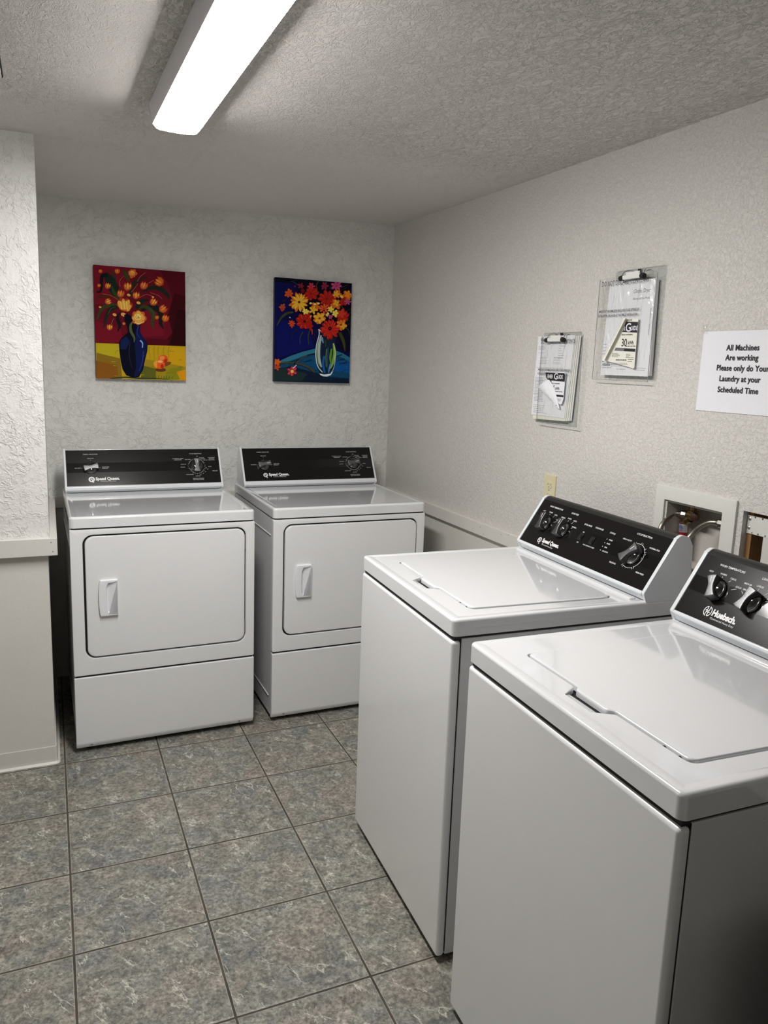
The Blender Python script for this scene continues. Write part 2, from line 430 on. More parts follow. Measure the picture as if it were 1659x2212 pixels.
# ------------------------------------------------------------------ ceiling lamp
LM = frame(.351, -.487, 0, .010)
lamp = empty('ceiling_light', LM @ Matrix.Translation((0, 0, 2.199)), 'long white wraparound fluorescent ceiling light, switched on', 'ceiling light')
LI = Matrix.Translation((0, 0, -2.199))
LEN = 1.03
m_rail = mat('lamp_housing', (.84, .83, .86, 1), .45)
m_lens = mat('lamp_lens', (.9, .9, .9, 1), .4, emit=LAMP_COLOR, estr=LAMP_STRENGTH)
bm = bmesh.new()
for s in (-1, 1):
    prof = [(s * .0755, 2.1975), (s * .0655, 2.148), (s * .0615, 2.149), (s * .070, 2.1975)]
    A = [bm.verts.new((x, -.004, z)) for x, z in prof]; B = [bm.verts.new((x, -LEN + .004, z)) for x, z in prof]
    for i in range(4): bm.faces.new((A[i], A[(i + 1) % 4], B[(i + 1) % 4], B[i]))
    bm.faces.new(A); bm.faces.new(B)
rbox(bm, -.0700, .0700, -LEN + .004, -.004, 2.186, 2.197)
bmesh.ops.recalc_face_normals(bm, faces=bm.faces)
build('housing', bm, m_rail, lamp, LI)
bm = bmesh.new()
half = [(.0597, 2.155), (.0585, 2.145), (.0550, 2.1395), (.0470, 2.1365), (.030, 2.1350), (.010, 2.1345)]
arc = [(-x, z) for x, z in half] + [(x, z) for x, z in half[::-1]]; n = len(arc) - 1
A = [bm.verts.new((x, -.006, z)) for x, z in arc]; B = [bm.verts.new((x, -LEN + .006, z)) for x, z in arc]
for i in range(n): bm.faces.new((A[i], B[i], B[i + 1], A[i + 1]))
bmesh.ops.recalc_face_normals(bm, faces=bm.faces)
for f in bm.faces:
    f.normal_update(); c = f.calc_center_median()
    if f.normal.z > .01 or f.normal.x * c.x < -1e-5: f.normal_flip()
build('lens', bm, m_lens, lamp, LI)
m_cap = mat('lamp_end_cap', (.85, .85, .88, 1), .12, coat=.6)
for y0, y1 in ((-.006, 0), (-LEN, -LEN + .006)):
    bm = bmesh.new()
    loop = [(-.0755, 2.1975), (-.0655, 2.148)] + [(x * 1.01, z - .002) for x, z in arc[2:-2]] + [(.0655, 2.148), (.0755, 2.1975)]
    A = [bm.verts.new((x, y0, z)) for x, z in loop]; B = [bm.verts.new((x, y1, z)) for x, z in loop]
    for i in range(len(loop)): j = (i + 1) % len(loop); bm.faces.new((A[i], A[j], B[j], B[i]))
    bm.faces.new(A); bm.faces.new(B); bmesh.ops.recalc_face_normals(bm, faces=bm.faces)
    build('end_cap', bm, m_cap, lamp, LI)
# little cover plate at the left edge of the ceiling
cp = empty('ceiling_access_plate', Matrix.Translation((-.185, -.60, CEIL)), 'small rounded white plate in a dark gap on the ceiling at the left', 'access plate')
bm = bmesh.new(); plate(bm, rrect(-.098, -.095, .098, .095, .018), [], 0, .0015, .0005, Matrix.Rotation(PI, 4, 'X'))
build('gap_seal', bm, mat('dark_gap', (.02, .018, .016, 1), .9), cp)
bm = bmesh.new(); plate(bm, rrect(-.094, -.091, .094, .091, .016), [], .0016, .005, .001, Matrix.Rotation(PI, 4, 'X'))
build('cover', bm, m_ceiling, cp)

# ------------------------------------------------------------------ machine pieces
def panel_matrix(yb, zb, yt, zt):
    s = Vector((0, yt - yb, zt - zb)).normalized(); x = Vector((1, 0, 0)); nrm = x.cross(s)
    m = Matrix.Identity(4)
    for i in range(3): m[i][0], m[i][1], m[i][2], m[i][3] = x[i], s[i], nrm[i], (0, yb, zb)[i]
    return m
def make_knob(name, parent, M, r, ang, h=.019, pointer='white', rim=True):
    k = bpy.data.objects.new(name, None); COL.objects.link(k); k.parent = parent
    k.matrix_local = M @ Matrix.Rotation(math.radians(ang), 4, 'Z'); k.empty_display_size = .02
    bm = bmesh.new()
    lathe(bm, [(r * 1.04, .0006), (r * 1.04, .003), (r * .99, .005), (r * .93, .0065), (r * .90, .009), (r * .78, .0135), (r * .45, .016), (0.00001, .0165)], 40)
    build('dial', bm, m_knob, k, smooth=50)
    bm = bmesh.new()
    lathe(bm, [(r * .97, .0055), (r * .985, .0068), (r * .955, .0078), (r * .93, .0066)], 48)
    build('rim_ring', bm, m_chrome, k, smooth=60)
    bm = bmesh.new()      # waisted grip, wide at both ends
    L = r * 1.06; we, wm = r * .56, r * .30; n = 12; pts = []
    for i in range(n + 1): y = -L + 2 * L * i / n; pts.append((wm + (we - wm) * (abs(y) / L) ** 1.8, y))
    for i in range(1, 6): a = PI * i / 6; pts.append((we * math.cos(a), L + r * .10 * math.sin(a)))
    for i in range(n + 1): y = L - 2 * L * i / n; pts.append((-(wm + (we - wm) * (abs(y) / L) ** 1.8), y))
    for i in range(1, 6): a = PI * i / 6; pts.append((-we * math.cos(a), -L - r * .10 * math.sin(a)))
    plate(bm, pts, [], .003, h, .0022)
    build('grip', bm, m_grip, k, smooth=50)
    bm = bmesh.new(); rbox(bm, -.0009, .0009, r * .35, r * .95, h - .0005, h + .0004)
    build('pointer_line', bm, m_ink if pointer == 'white' else m_red, k)
    return k
def q_logo(bm, cx, cy, r, M, z, fg=0, bg=1):
    flat(bm, ell(cx, cy, r, r * .96, 0, 28), M, z, fg)
    flat(bm, ell(cx + r * .02, cy - r * .02, r * .52, r * .52, 0, 24), M, z + .0001, bg)
    flat(bm, [(cx - r * .25, cy + r * .3), (cx + r * .1, cy + r * .35), (cx + r * .35, cy - r * .15), (cx + r * .75, cy - r * 1.0), (cx + r * .3, cy - r * 1.2), (cx + r * .05, cy - r * .2)], M, z + .0002, fg)
    seg2(bm, cx - r * .5, cy - r * .15, cx - r * .02, cy + r * .1, r * .1, M, z + .0002, fg)
def h_logo(bm, cx, cy, r, M, z):
    w = r * .17
    ring2(bm, cx, cy, r * .83, w, 105, 262, M, z, 0, 24, ys=1.1); ring2(bm, cx, cy, r * .83, w, -75, 82, M, z, 0, 24, ys=1.1)
    seg2(bm, cx - r * .22, cy + r * .95, cx - r * .34, cy - r * .95, w, M, z, 0); seg2(bm, cx + r * .28, cy + r * .95, cx + r * .16, cy - r * .95, w, M, z, 0)
    seg2(bm, cx - r * .62, cy + r * .12, cx + r * .22, cy + r * .12, w, M, z + .0001, 0); seg2(bm, cx - r * .28, cy - r * .18, cx + r * .62, cy - r * .18, w, M, z + .0001, 0)
def cabinet_feet(root, W, D):
    for x in (.05, W - .05):
        for y in (.06, D - .06):
            bm = bmesh.new(); lathe(bm, [(.018, 0), (.018, .008), (.009, .011), (.009, .03)], 16, Matrix.Translation((x, y, 0)))
            build('foot', bm, m_foot, root)
def deck_mesh(W, D, z0, z1, holes=(), rim=.016, y0=0.0, rc=.018, lipw=.012, drop=.0022):
    bm = bmesh.new(); o = rrect(0, y0, W, D, rc, 6)
    rings = [(offset(o, .006), z0), (o, z0 + .002), (o, z1 - lipw * .8)]
    for k in range(1, 6):
        a = math.radians(90 * k / 5); rings.append((offset(o, lipw * .8 * (1 - math.cos(a))), z1 - lipw * .8 * (1 - math.sin(a))))
    rings += [(offset(o, lipw + rim * .3), z1), (offset(o, lipw + rim * .75), z1 - drop * .6), (offset(o, lipw + rim), z1 - drop)]
    V = loft(bm, rings, cap0=True)
    return bm, rings[-1][0], z1 - drop

# ------------------------------------------------------------------ dryers
class Legends:
    """one mesh of printing for every dial and switch"""
    def __init__(s, anchors): s.a = anchors; s.b = {k: bmesh.new() for k in anchors}
    def near(s, x): return s.b[min(s.a, key=lambda k: abs(s.a[k] - x))]
    def build(s, m, face):
        for k, b in s.b.items():
            build(k.split('#')[0], b, m, face, smooth=0)
def dryer_lettering(L, M):
    def text_(s, x, y, size, **k): text(L.near(x), s, x, y, size, **k)
    def seg_(x0, y0, x1, y1, w, M, z): seg2(L.near(x0), x0, y0, x1, y1, w, M, z)
    z = .0012
    T = lambda s, x, y, size, **k: text_(s, x, y, size, M=M, z=z, bold=.012, **k)
    T('FABRIC SELECTOR', .115, .163, .0072); T('DELICATE', .115, .144, .0058); T('NO HEAT', .063, .100, .0058); T('PERM PRESS\nREGULAR', .160, .100, .0056, align='LEFT')
    seg_(.115, .139, .115, .134, .0009, M, z); seg_(.077, .100, .083, .100, .0009, M, z); seg_(.148, .100, .155, .100, .0009, M, z)
    T('CYCLE SELECTION', .563, .160, .0066); T('AUTOMATIC PERM\nPRESS/KNITS', .483, .134, .0058); T('AUTOMATIC\nREGULAR\nSELECTION', .634, .134, .0054)
    T('PERM PRESS', .527, .132, .005); T('TIME DRY', .644, .074, .0056); T('PREVENTS WRINKLE\nAND COOL DOWN', .566, .036, .0054); T('LESS DRY', .566, .051, .005)
    T('OFF', .570, .147, .005); T('MORE DRY', .590, .140, .0048); T('NORMAL', .596, .134, .0048); T('LESS DRY', .607, .128, .0048)
    T('MORE DRY', .506, .109, .005); T('LESS DRY', .502, .095, .005); T('COOL DOWN', .530, .059, .005); T('60', .606, .090, .0055); T('50', .612, .083, .005); T('40 MIN', .623, .096, .005)
    T('30', .600, .071, .005); T('20', .590, .063, .005); T('10', .578, .057, .005)
    ring2(L.near(.564), .564, .100, .0350, .0011, 100, 165, M, z); ring2(L.near(.564), .564, .100, .0350, .0011, 20, 62, M, z); ring2(L.near(.564), .564, .100, .0345, .001, 195, 330, M, z)
    for a in (90, 78, 70, 58, 48, 35, 22, 5, -8, -22, -36, -50, -64, -78, -92, -106, -120, 150, 165, 180, 195):
        a = math.radians(a); seg_(.564 + .0345 * math.cos(a), .100 + .0345 * math.sin(a), .564 + .0405 * math.cos(a), .100 + .0405 * math.sin(a), .0009, M, z)
def make_dryer(M, label, knob_angles, logo='solid'):
    W, D, ZT = .683, .70, .9205
    root = empty('clothes_dryer', M, label, 'dryer', 'dryers side by side against the back wall')
    bm = bmesh.new(); rbox(bm, .003, W - .003, .022, D - .01, .022, .872, .004)
    rbox(bm, .0, .0035, .05, D - .1, .80, .803, .0005); rbox(bm, .0, .0035, .06, D - .1, .10, .103, .0005)
    build('cabinet', bm, m_side, root)
    bm = bmesh.new(); rbox(bm, .03, W - .03, .035, D - .03, .018, .024)
    build('underside', bm, m_gap, root)
    # front frame with the door opening
    MF = Matrix(((1, 0, 0, 0), (0, 0, -1, 0), (0, 1, 0, 0), (0, 0, 0, 1)))   # local (x, z, outward)
    bm = bmesh.new()
    plate(bm, rrect(0, .3125, W, .8735, .006, 3), [rrect(.0435, .3775, .6475, .8515, .036, 8)], -.022, 0, .004, MF)
    build('front_frame', bm, m_enamel, root)
    bm = bmesh.new(); rbox(bm, .03, W - .03, .0165, .021, .36, .86)
    build('door_seal', bm, m_gap, root)
    for z0, z1 in ((.298, .320), (.866, .880)):
        bm = bmesh.new(); rbox(bm, .006, W - .006, .008, .021, z0, z1); build('seam_shade_strip', bm, m_gap, root)  # black strip added behind each seam to paint its shade
    bm = bmesh.new(); plate(bm, rrect(.0505, .3835, .6425, .8455, .031, 8), [], -.014, .0015, .004, MF)
    door = build('door', bm, m_enamel, root)
    # moulded handle: broad left slab and a scooped pocket
    bm = bmesh.new(); hx0, hx1, hz0, hz1 = .096, .162, .542, .680
    outer = [(hx0 + .004, hz0), (hx1 - .002, hz0), (hx1, hz0 + .006), (hx1, hz1 - .006), (hx1 - .002, hz1), (hx0 + .004, hz1)] + [(hx0 - .0045 * math.sin(PI * t) + .001, hz1 - (hz1 - hz0) * t) for t in (.06, .2, .35, .5, .65, .8, .94)]
    pk = [(.128, .552), (.156, .550), (.157, .672), (.128, .668), (.121, .655), (.119, .61), (.121, .565)]
    plate(bm, outer, [pk], .001, .0125, .003, MF, back=False)
    a = [MF @ Vector(p) for p in ((.128, .552, .0095), (.156, .550, .0095), (.157, .672, .0095), (.128, .668, .0095), (.121, .655, .0095), (.119, .61, .0095), (.121, .565, .0095))]
    deep = [MF @ Vector(p) for p in ((.126, .556, .0022), (.152, .556, .0085), (.152, .664, .0085), (.126, .662, .0022), (.123, .65, .0018), (.122, .61, .0018), (.123, .568, .0018))]
    A = [bm.verts.new(p) for p in a]; B = [bm.verts.new(p) for p in deep]
    for i in range(7): bm.faces.new((A[i], A[(i + 1) % 7], B[(i + 1) % 7], B[i]))
    bm.faces.new(B)
    h = build('handle', bm, m_plastic, door); h['label'] = 'white moulded pull handle'
    for z in (.44, .79):
        bm = bmesh.new(); rbox(bm, .6430, .6468, .004, .016, z - .03, z + .03, .0008)
        build('hinge', bm, m_screw, door)
    # lower panel with a kicked-in bottom edge
    bm = bmesh.new()
    prof = [(0, .043), (0, .3005), (.001, .3035), (.004, .3055), (.022, .3055), (.022, .020), (.0135, .020)]
    prism_x(bm, prof, 0, W, .003)
    lp = build('lower_panel', bm, m_enamel, root)
    for x in (.055, W - .058):
        bm = bmesh.new()
        Ms = Matrix.Translation((x, .0072, .031)) @ Matrix.Rotation(math.radians(90 + 30), 4, 'X')
        lathe(bm, [(.0042, -.001), (.0042, .001), (.003, .002), (.0014, .0021), (.0013, .0006)], 14, Ms)
        build('screw', bm, m_screw, lp)
    # top deck
    bm, inner, zi = deck_mesh(W, D, .8775, ZT, y0=-.003)
    fill_between(bm, [inner], Matrix(), zi)
    bmesh.ops.remove_doubles(bm, verts=bm.verts, dist=1e-6); bmesh.ops.recalc_face_normals(bm, faces=bm.faces)
    build('top_deck', bm, m_deck, root)
    # console
    con = root
    MP = panel_matrix(.5272, .9333, .6186, 1.0941)
    e = .008
    P3 = lambda s, o=0: (MP @ Vector((0, s, o)))[1:]
    for x0, x1 in ((e, e + .0085), (W - e - .0085, W - e)):
        bm = bmesh.new(); yb, zb = P3(-.002, .0025); yt, zt = P3(.186, .0025)
        prof = [(.5400, ZT - .002), (yb + .001, zb - .003), (yb, zb + .003), (yt, zt - .002), (yt + .004, zt + .003), (yt + .02, zt + .003), (yt + .045, zt - .03), (yt + .052, ZT - .002)]
        prism_x(bm, prof, x0, x1, .0022); build('end_cap', bm, m_strip, con)
    bm = bmesh.new(); yt, zt = P3(.1835)
    y1_, z1_ = P3(.017)
    prism_x(bm, [(.545, ZT), (y1_ + .004, z1_), P3(.017, -.003), P3(.181, -.003), (yt + .003, zt + .001), (yt + .018, zt + .001), (yt + .042, zt - .03), (yt + .048, ZT)], e + .0085, W - e - .0085)
    build('console_body', bm, m_strip, con)
    bm = bmesh.new()
    prism_x(bm, [(.548, ZT - .001), (.541, ZT + .003), P3(-.001, -.0005), P3(.004, .0025), P3(.0075, -.0005), P3(.0135, -.001), P3(.0165, .0018), P3(.018, .0005), (.56, .955)], e + .0086, W - e - .0086)
    build('lower_strip', bm, m_strip, con, smooth=50)
    bm = bmesh.new(); x0, x1 = e + .0088, W - e - .0088
    for s0, s1, mi in ((.0182, .0795, 0), (.0795, .1235, 1), (.1235, .1838, 0)): rbox(bm, x0, x1, s0, s1, -.002, .0008, mi=mi)
    face = build('control_face', bm, [m_char, m_band], con, MP, smooth=0)
    L = Legends({'fabric_legend': .115, 'cycle_legend': .564}); dryer_lettering(L, Matrix()); L.build(m_inkdim, face)
    bm = bmesh.new(); q_logo(bm, .115, .047, .0128, Matrix(), .0012)
    text(bm, 'Speed Queen.', .131, .0485, .0185, align='LEFT', bold=.045, M=Matrix(), z=.0013, xs=.93); text(bm, 'Commercial Heavy Duty', .182, .0375, .0062, M=Matrix(), z=.0013)
    if logo != 'solid': ring2(bm, .115, .047, .0106, .0022, 0, 360, Matrix(), .0016, 1)
    build('brand_logo', bm, [m_ink, m_char], face, smooth=0)
    make_knob('fabric_knob', con, MP @ Matrix.Translation((.115, .099, .0008)), .0265, knob_angles[0])
    make_knob('cycle_knob', con, MP @ Matrix.Translation((.564, .100, .0008)), .0275, knob_angles[1])
    cabinet_feet(root, W, D)
    return root
make_dryer(frame(.0418, .0544, 0, .0158), 'white dryer standing next to the textured left wall, nearest the red painting', (-80, -3))
make_dryer(frame(.8009, .0676, 0, .0085), 'white dryer in the far right corner of the alcove, partly hidden by a washer', (-82, -80), 'ring')

# ------------------------------------------------------------------ washers
def washer_lettering(L, M):
    def text_(s, x, y, size, **k): text(L.near(x), s, x, y, size, **k)
    def seg_(x0, y0, x1, y1, w, M, z): seg2(L.near(x0), x0, y0, x1, y1, w, M, z)
    z = .0012
    T = lambda s, x, y, size, **k: text_(s, x, y, size, M=M, z=z, bold=.014, **k)
    T('WASH TEMPERATURE', .100, .146, .0076); T('LOAD SIZE', .204, .146, .0076)
    T('WARM', .086, .126, .0062); T('COOL', .118, .1225, .0062); T('COLD', .142, .108, .006); T('HOT', .050, .124, .006)
    seg_(.087, .121, .087, .115, .0009, M, z); seg_(.114, .118, .110, .1125, .0009, M, z); seg_(.139, .103, .127, .097, .0009, M, z)
    T('SMALL', .1635, .108, .006); T('LARGE', .192, .126, .0062); T('AUTO', .223, .124, .0062); T('MEDIUM', .160, .1225, .0056); T('NORMAL', .236, .104, .0058)
    seg_(.192, .121, .192, .115, .0009, M, z); seg_(.219, .119, .214, .1125, .0009, M, z); seg_(.154, .103, .162, .097, .0009, M, z); seg_(.230, .100, .223, .098, .0009, M, z)
    T('EXTRA RINSE', .291, .125, .0070, xs=.9); T('START/PAUSE', .346, .126, .0070, xs=.9); T('STATUS', .409, .1255, .0070); T('CYCLE SELECTION', .531, .148, .0074)
    T('ON', .289, .100, .0052); T('OFF', .289, .064, .0052); T('HOLD 3 SECONDS TO RESET', .344, .064, .005, xs=.85)
    for i, s in enumerate(('WASH', 'RINSE', 'SPIN', 'LID LOCK')):
        T(s, .409, .104 - i * .0125, .0058, align='LEFT'); flat(L.near(.409), ell(.400, .104 - i * .0125, .0014, .0014, 0, 10), M, z)
    T('HEAVY DUTY', .478, .1215, .0062); T('NORMAL ECO', .592, .1205, .0062); T('DELICATE', .474, .044, .0062); T('PERM PRESS', .590, .044, .0062)
    for a0, a1 in ((-112, -58), (-52, 20), (28, 75), (85, 112)): ring2(L.near(.533), .533, .084, .0370, .0011, a0, a1, M, z, n=16)
    for a in (122, 113, 84, 76, 28, 20, -52, -59, -112, -121, 45):
        a = math.radians(a); seg_(.533 + .036 * math.cos(a), .084 + .036 * math.sin(a), .533 + .043 * math.cos(a), .084 + .043 * math.sin(a), .001, M, z)
def make_washer(M, label, logo, angles):
    W, D, ZT = .646, .715, .917
    root = empty('washing_machine', M, label, 'washing machine', 'washing machines along the right wall')
    MF = Matrix(((1, 0, 0, 0), (0, 0, -1, 0), (0, 1, 0, 0), (0, 0, 0, 1)))
    bm = bmesh.new(); rbox(bm, .002, W - .002, .0250, D - .01, .020, .868, .002)
    for x0, x1 in ((0.0, .0025), (W - .0025, W)):
        rbox(bm, x0, x1, .16, D - .08, .842, .8445, .0006); rbox(bm, x0, x1, .16, D - .08, .07, .0725, .0006)
    build('cabinet', bm, m_side, root)
    bm = bmesh.new(); rbox(bm, .02, W - .02, .02, D - .02, .0165, .021); build('underside', bm, m_gap, root)
    bm = bmesh.new(); rbox(bm, .004, W - .004, .023, .028, .03, .866); rbox(bm, .006, W - .006, .008, D - .03, .860, .876); build('seam_shade_strip', bm, m_gap, root)  # black backing added so the panel seams look shaded
    bm = bmesh.new(); rbox(bm, 0, W, 0, .0235, .017, .8635, .009, 5)
    build('front_panel', bm, m_enamel, root)
    # top deck with the lid opening and its finger trough
    lid = [(.575, .083)] + [(.392, .083), (.380, .071), (.290, .071), (.278, .083)] + [(.103, .083)]
    def rounded(poly, rr, seg=5):
        out = []; n = len(poly)
        for i in range(n):
            p0, p1, p2 = Vector(poly[i - 1]), Vector(poly[i]), Vector(poly[(i + 1) % n]); r = rr[i]
            a = (p0 - p1).normalized() * r; b = (p2 - p1).normalized() * r
            for k in range(seg + 1): t = k / seg; out.append(tuple((p1 + a) * (1 - t) ** 2 + p1 * 2 * t * (1 - t) + (p1 + b) * t * t))
        return out
    ccw = [(.103, .083), (.278, .083), (.290, .071), (.380, .071), (.392, .083), (.573, .083), (.584, .505), (.093, .505)]
    rr = [.014, .006, .006, .006, .006, .016, .045, .045]
    lid_l = rounded(ccw, rr)
    hole_c = [(.099, .0795), (.273, .0795), (.284, .062), (.296, .043), (.374, .043), (.386, .062), (.396, .0795), (.577, .0795), (.588, .509), (.089, .509)]
    hole_l = rounded(hole_c, [.016, .005, .003, .004, .004, .003, .005, .018, .047, .047])
    bm, inner, zi = deck_mesh(W, D, .873, ZT, rim=.016, rc=.014, lipw=.009, drop=.0016)
    hole_r = offset(hole_l, -.0022)
    fill_between(bm, [inner, hole_r], Matrix(), zi)
    loft(bm, [(hole_r, zi), (offset(hole_l, -.0006), zi - .0007), (hole_l, zi - .0025), (hole_l, zi - .012)])
    # trough floor slopes down under the lid tab
    tr = [(.296, .043, zi - .002), (.374, .043, zi - .002), (.384, .0600, zi - .0075), (.286, .0600, zi - .0075)]
    bm.faces.new([bm.verts.new(p) for p in tr])
    rbox(bm, .03, W - .03, .530, .552, zi - .006, zi + .006, .0055, 4)
    bmesh.ops.remove_doubles(bm, verts=bm.verts, dist=1e-6); bmesh.ops.recalc_face_normals(bm, faces=bm.faces)
    deck = build('top_deck', bm, m_deck, root, smooth=40)
    bm = bmesh.new(); fill_between(bm, [offset(hole_l, -.001)], Matrix(), zi - .0122); build('tub_opening', bm, m_gap, deck, smooth=0)
    bm = bmesh.new(); plate(bm, lid_l, [], zi - .010, zi + .0030, .0030)
    l = build('lid', bm, m_deck, root, smooth=50)
    bm = bmesh.new(); rbox(bm, .290, .380, .0745, .0765, zi - .0119, zi - .0100); build('grip_lip', bm, m_deck, l)
    for x in (.545, .580):
        bm = bmesh.new(); lathe(bm, [(.0022, 0), (.0022, .002)], 10, Matrix.Translation((x - .03, .0812, zi - .003))); build('bumper', bm, m_foot, deck)
    # console
    con = root
    MP = panel_matrix(.554, .9399, .6486, 1.0883)
    P3 = lambda s, o=0: tuple((MP @ Vector((0, s, o)))[1:])
    def cap_profile(d):
        yb, zb = P3(-.002 + d, .003 - d); yt, zt = P3(.163, .003 - d)
        pr = [(.561 + d, ZT - .003), (yb + .0005, zb - .004), (yb, zb + .002), (yt, zt)]
        yc, zc = P3(.168, -.018)
        for a in (150, 125, 100, 80): pr.append((yt + .022 + .022 * math.cos(math.radians(a)) - .0016, zt - .011 + .0225 * math.sin(math.radians(a))))
        ytp, ztp = pr[-1]
        pr += [(ytp + .020, ztp - .006), (ytp + .034, ztp - .030), (ytp + .038, ztp - .10), (ytp + .02, ZT - .003)]
        return pr
    for x0, x1 in ((.0, .0115), (W - .0115, W)):
        bm = bmesh.new(); prism_x(bm, cap_profile(0), x0, x1, .003); build('end_cap', bm, m_strip, con, smooth=45)
    bm = bmesh.new(); prism_x(bm, cap_profile(.0035), .0115, W - .0115); build('console_body', bm, m_black, con, smooth=45)
    bm = bmesh.new()
    prism_x(bm, [(.5665, ZT - .002), (.5615, ZT + .002), P3(-.007, 0), P3(-.003, .003), P3(.0018, .0028), P3(.003, .0012), (.575, .945)], .0117, W - .0117)
    build('lower_strip', bm, m_strip, con, smooth=60)
    bm = bmesh.new(); x0, x1 = .0118, W - .0118
    for s0, s1, mi in ((.0032, .0645, 0), (.0645, .105, 1), (.105, .1630, 0)): rbox(bm, x0, x1, s0, s1, -.002, .0008, mi=mi)
    face = build('control_face', bm, [m_char, m_band], con, MP, smooth=0)
    L = Legends({'temperature_legend': .092, 'load_legend': .204, 'switch_legend#1': .289, 'switch_legend#2': .346, 'status_legend': .409, 'cycle_legend': .533}); washer_lettering(L, Matrix()); L.build(m_ink, face)
    bm = bmesh.new(); I = Matrix()
    if logo == 'q':
        q_logo(bm, .112, .027, .0118, I, .0012); ring2(bm, .112, .027, .0095, .0020, 0, 360, I, .0016, 1)
        text(bm, 'Speed Queen.', .128, .0295, .0185, align='LEFT', bold=.045, M=I, z=.0013, xs=.88); text(bm, 'Commercial Heavy Duty', .165, .0165, .0062, M=I, z=.0013)
    else:
        h_logo(bm, .1005, .0305, .0118, I, .0012)
        text(bm, 'Huebsch.', .1145, .0315, .0215, align='LEFT', bold=.05, M=I, z=.0013, xs=.86); text(bm, 'Commercial Heavy Duty', .150, .0175, .0068, M=I, z=.0013)
    build('brand_logo', bm, [m_ink, m_char], face, smooth=0)
    make_knob('temperature_knob', con, MP @ Matrix.Translation((.092, .085, .0008)), .0245, angles[0], .027, 'white')
    make_knob('load_size_knob', con, MP @ Matrix.Translation((.192, .085, .0008)), .0245, angles[1], .027, 'white')
    make_knob('cycle_knob', con, MP @ Matrix.Translation((.533, .084, .0008)), .0265, angles[2], .027, 'white')
    for x in (.289, .344):
        sw = bmesh.new(); rbox(sw, x - .0095, x + .0095, .0715, .0965, .0002, .003, .001, 2); rbox(sw, x - .006, x + .006, .076, .092, .0028, .0055, .0015, 2)
        build('rocker_switch', sw, m_knob, con, MP)
    cabinet_feet(root, W, D)
    return root
WASH1 = frame(.8694, -.7283, 0, -1.6106)
WASH2 = frame(.8095, -1.5089, 0, -1.5976)
make_washer(WASH1, 'white top-loading washer in the middle, its black panel below the outlet', 'q', (12, 8, -36))
make_washer(WASH2, 'white top-loading washer nearest the viewer, cut off at the right edge', 'h', (24, -14, -40))

# ------------------------------------------------------------------ black bin beside the nearest washer
m_bin = mat('black_bin_plastic', (.006, .006, .006, 1), .5, spec=.3)
wb = empty('waste_bin', Matrix.Translation((1.036, -2.437, 0)), 'tall black bin beside the nearest washer, a sliver at the bottom right corner', 'bin')
def tub_shape(bm, rings, cap0, cap1):
    loft(bm, [(rrect(-hx, -hy, hx, hy, .025, 6), z) for hx, hy, z in rings], cap0=cap0, cap1=cap1); bmesh.ops.recalc_face_normals(bm, faces=bm.faces)
bm = bmesh.new(); tub_shape(bm, [(.152, .162, 0), (.158, .168, .02), (.1655, .1755, .70), (.162, .172, .70), (.154, .164, .03)], True, True); build('body', bm, m_bin, wb)
bm = bmesh.new(); tub_shape(bm, [(.1660, .1760, .685), (.1700, .1800, .688), (.1700, .1800, .712), (.1600, .1700, .712), (.1600, .1700, .700), (.1650, .1750, .700)], False, False); build('rim', bm, m_bin, wb)

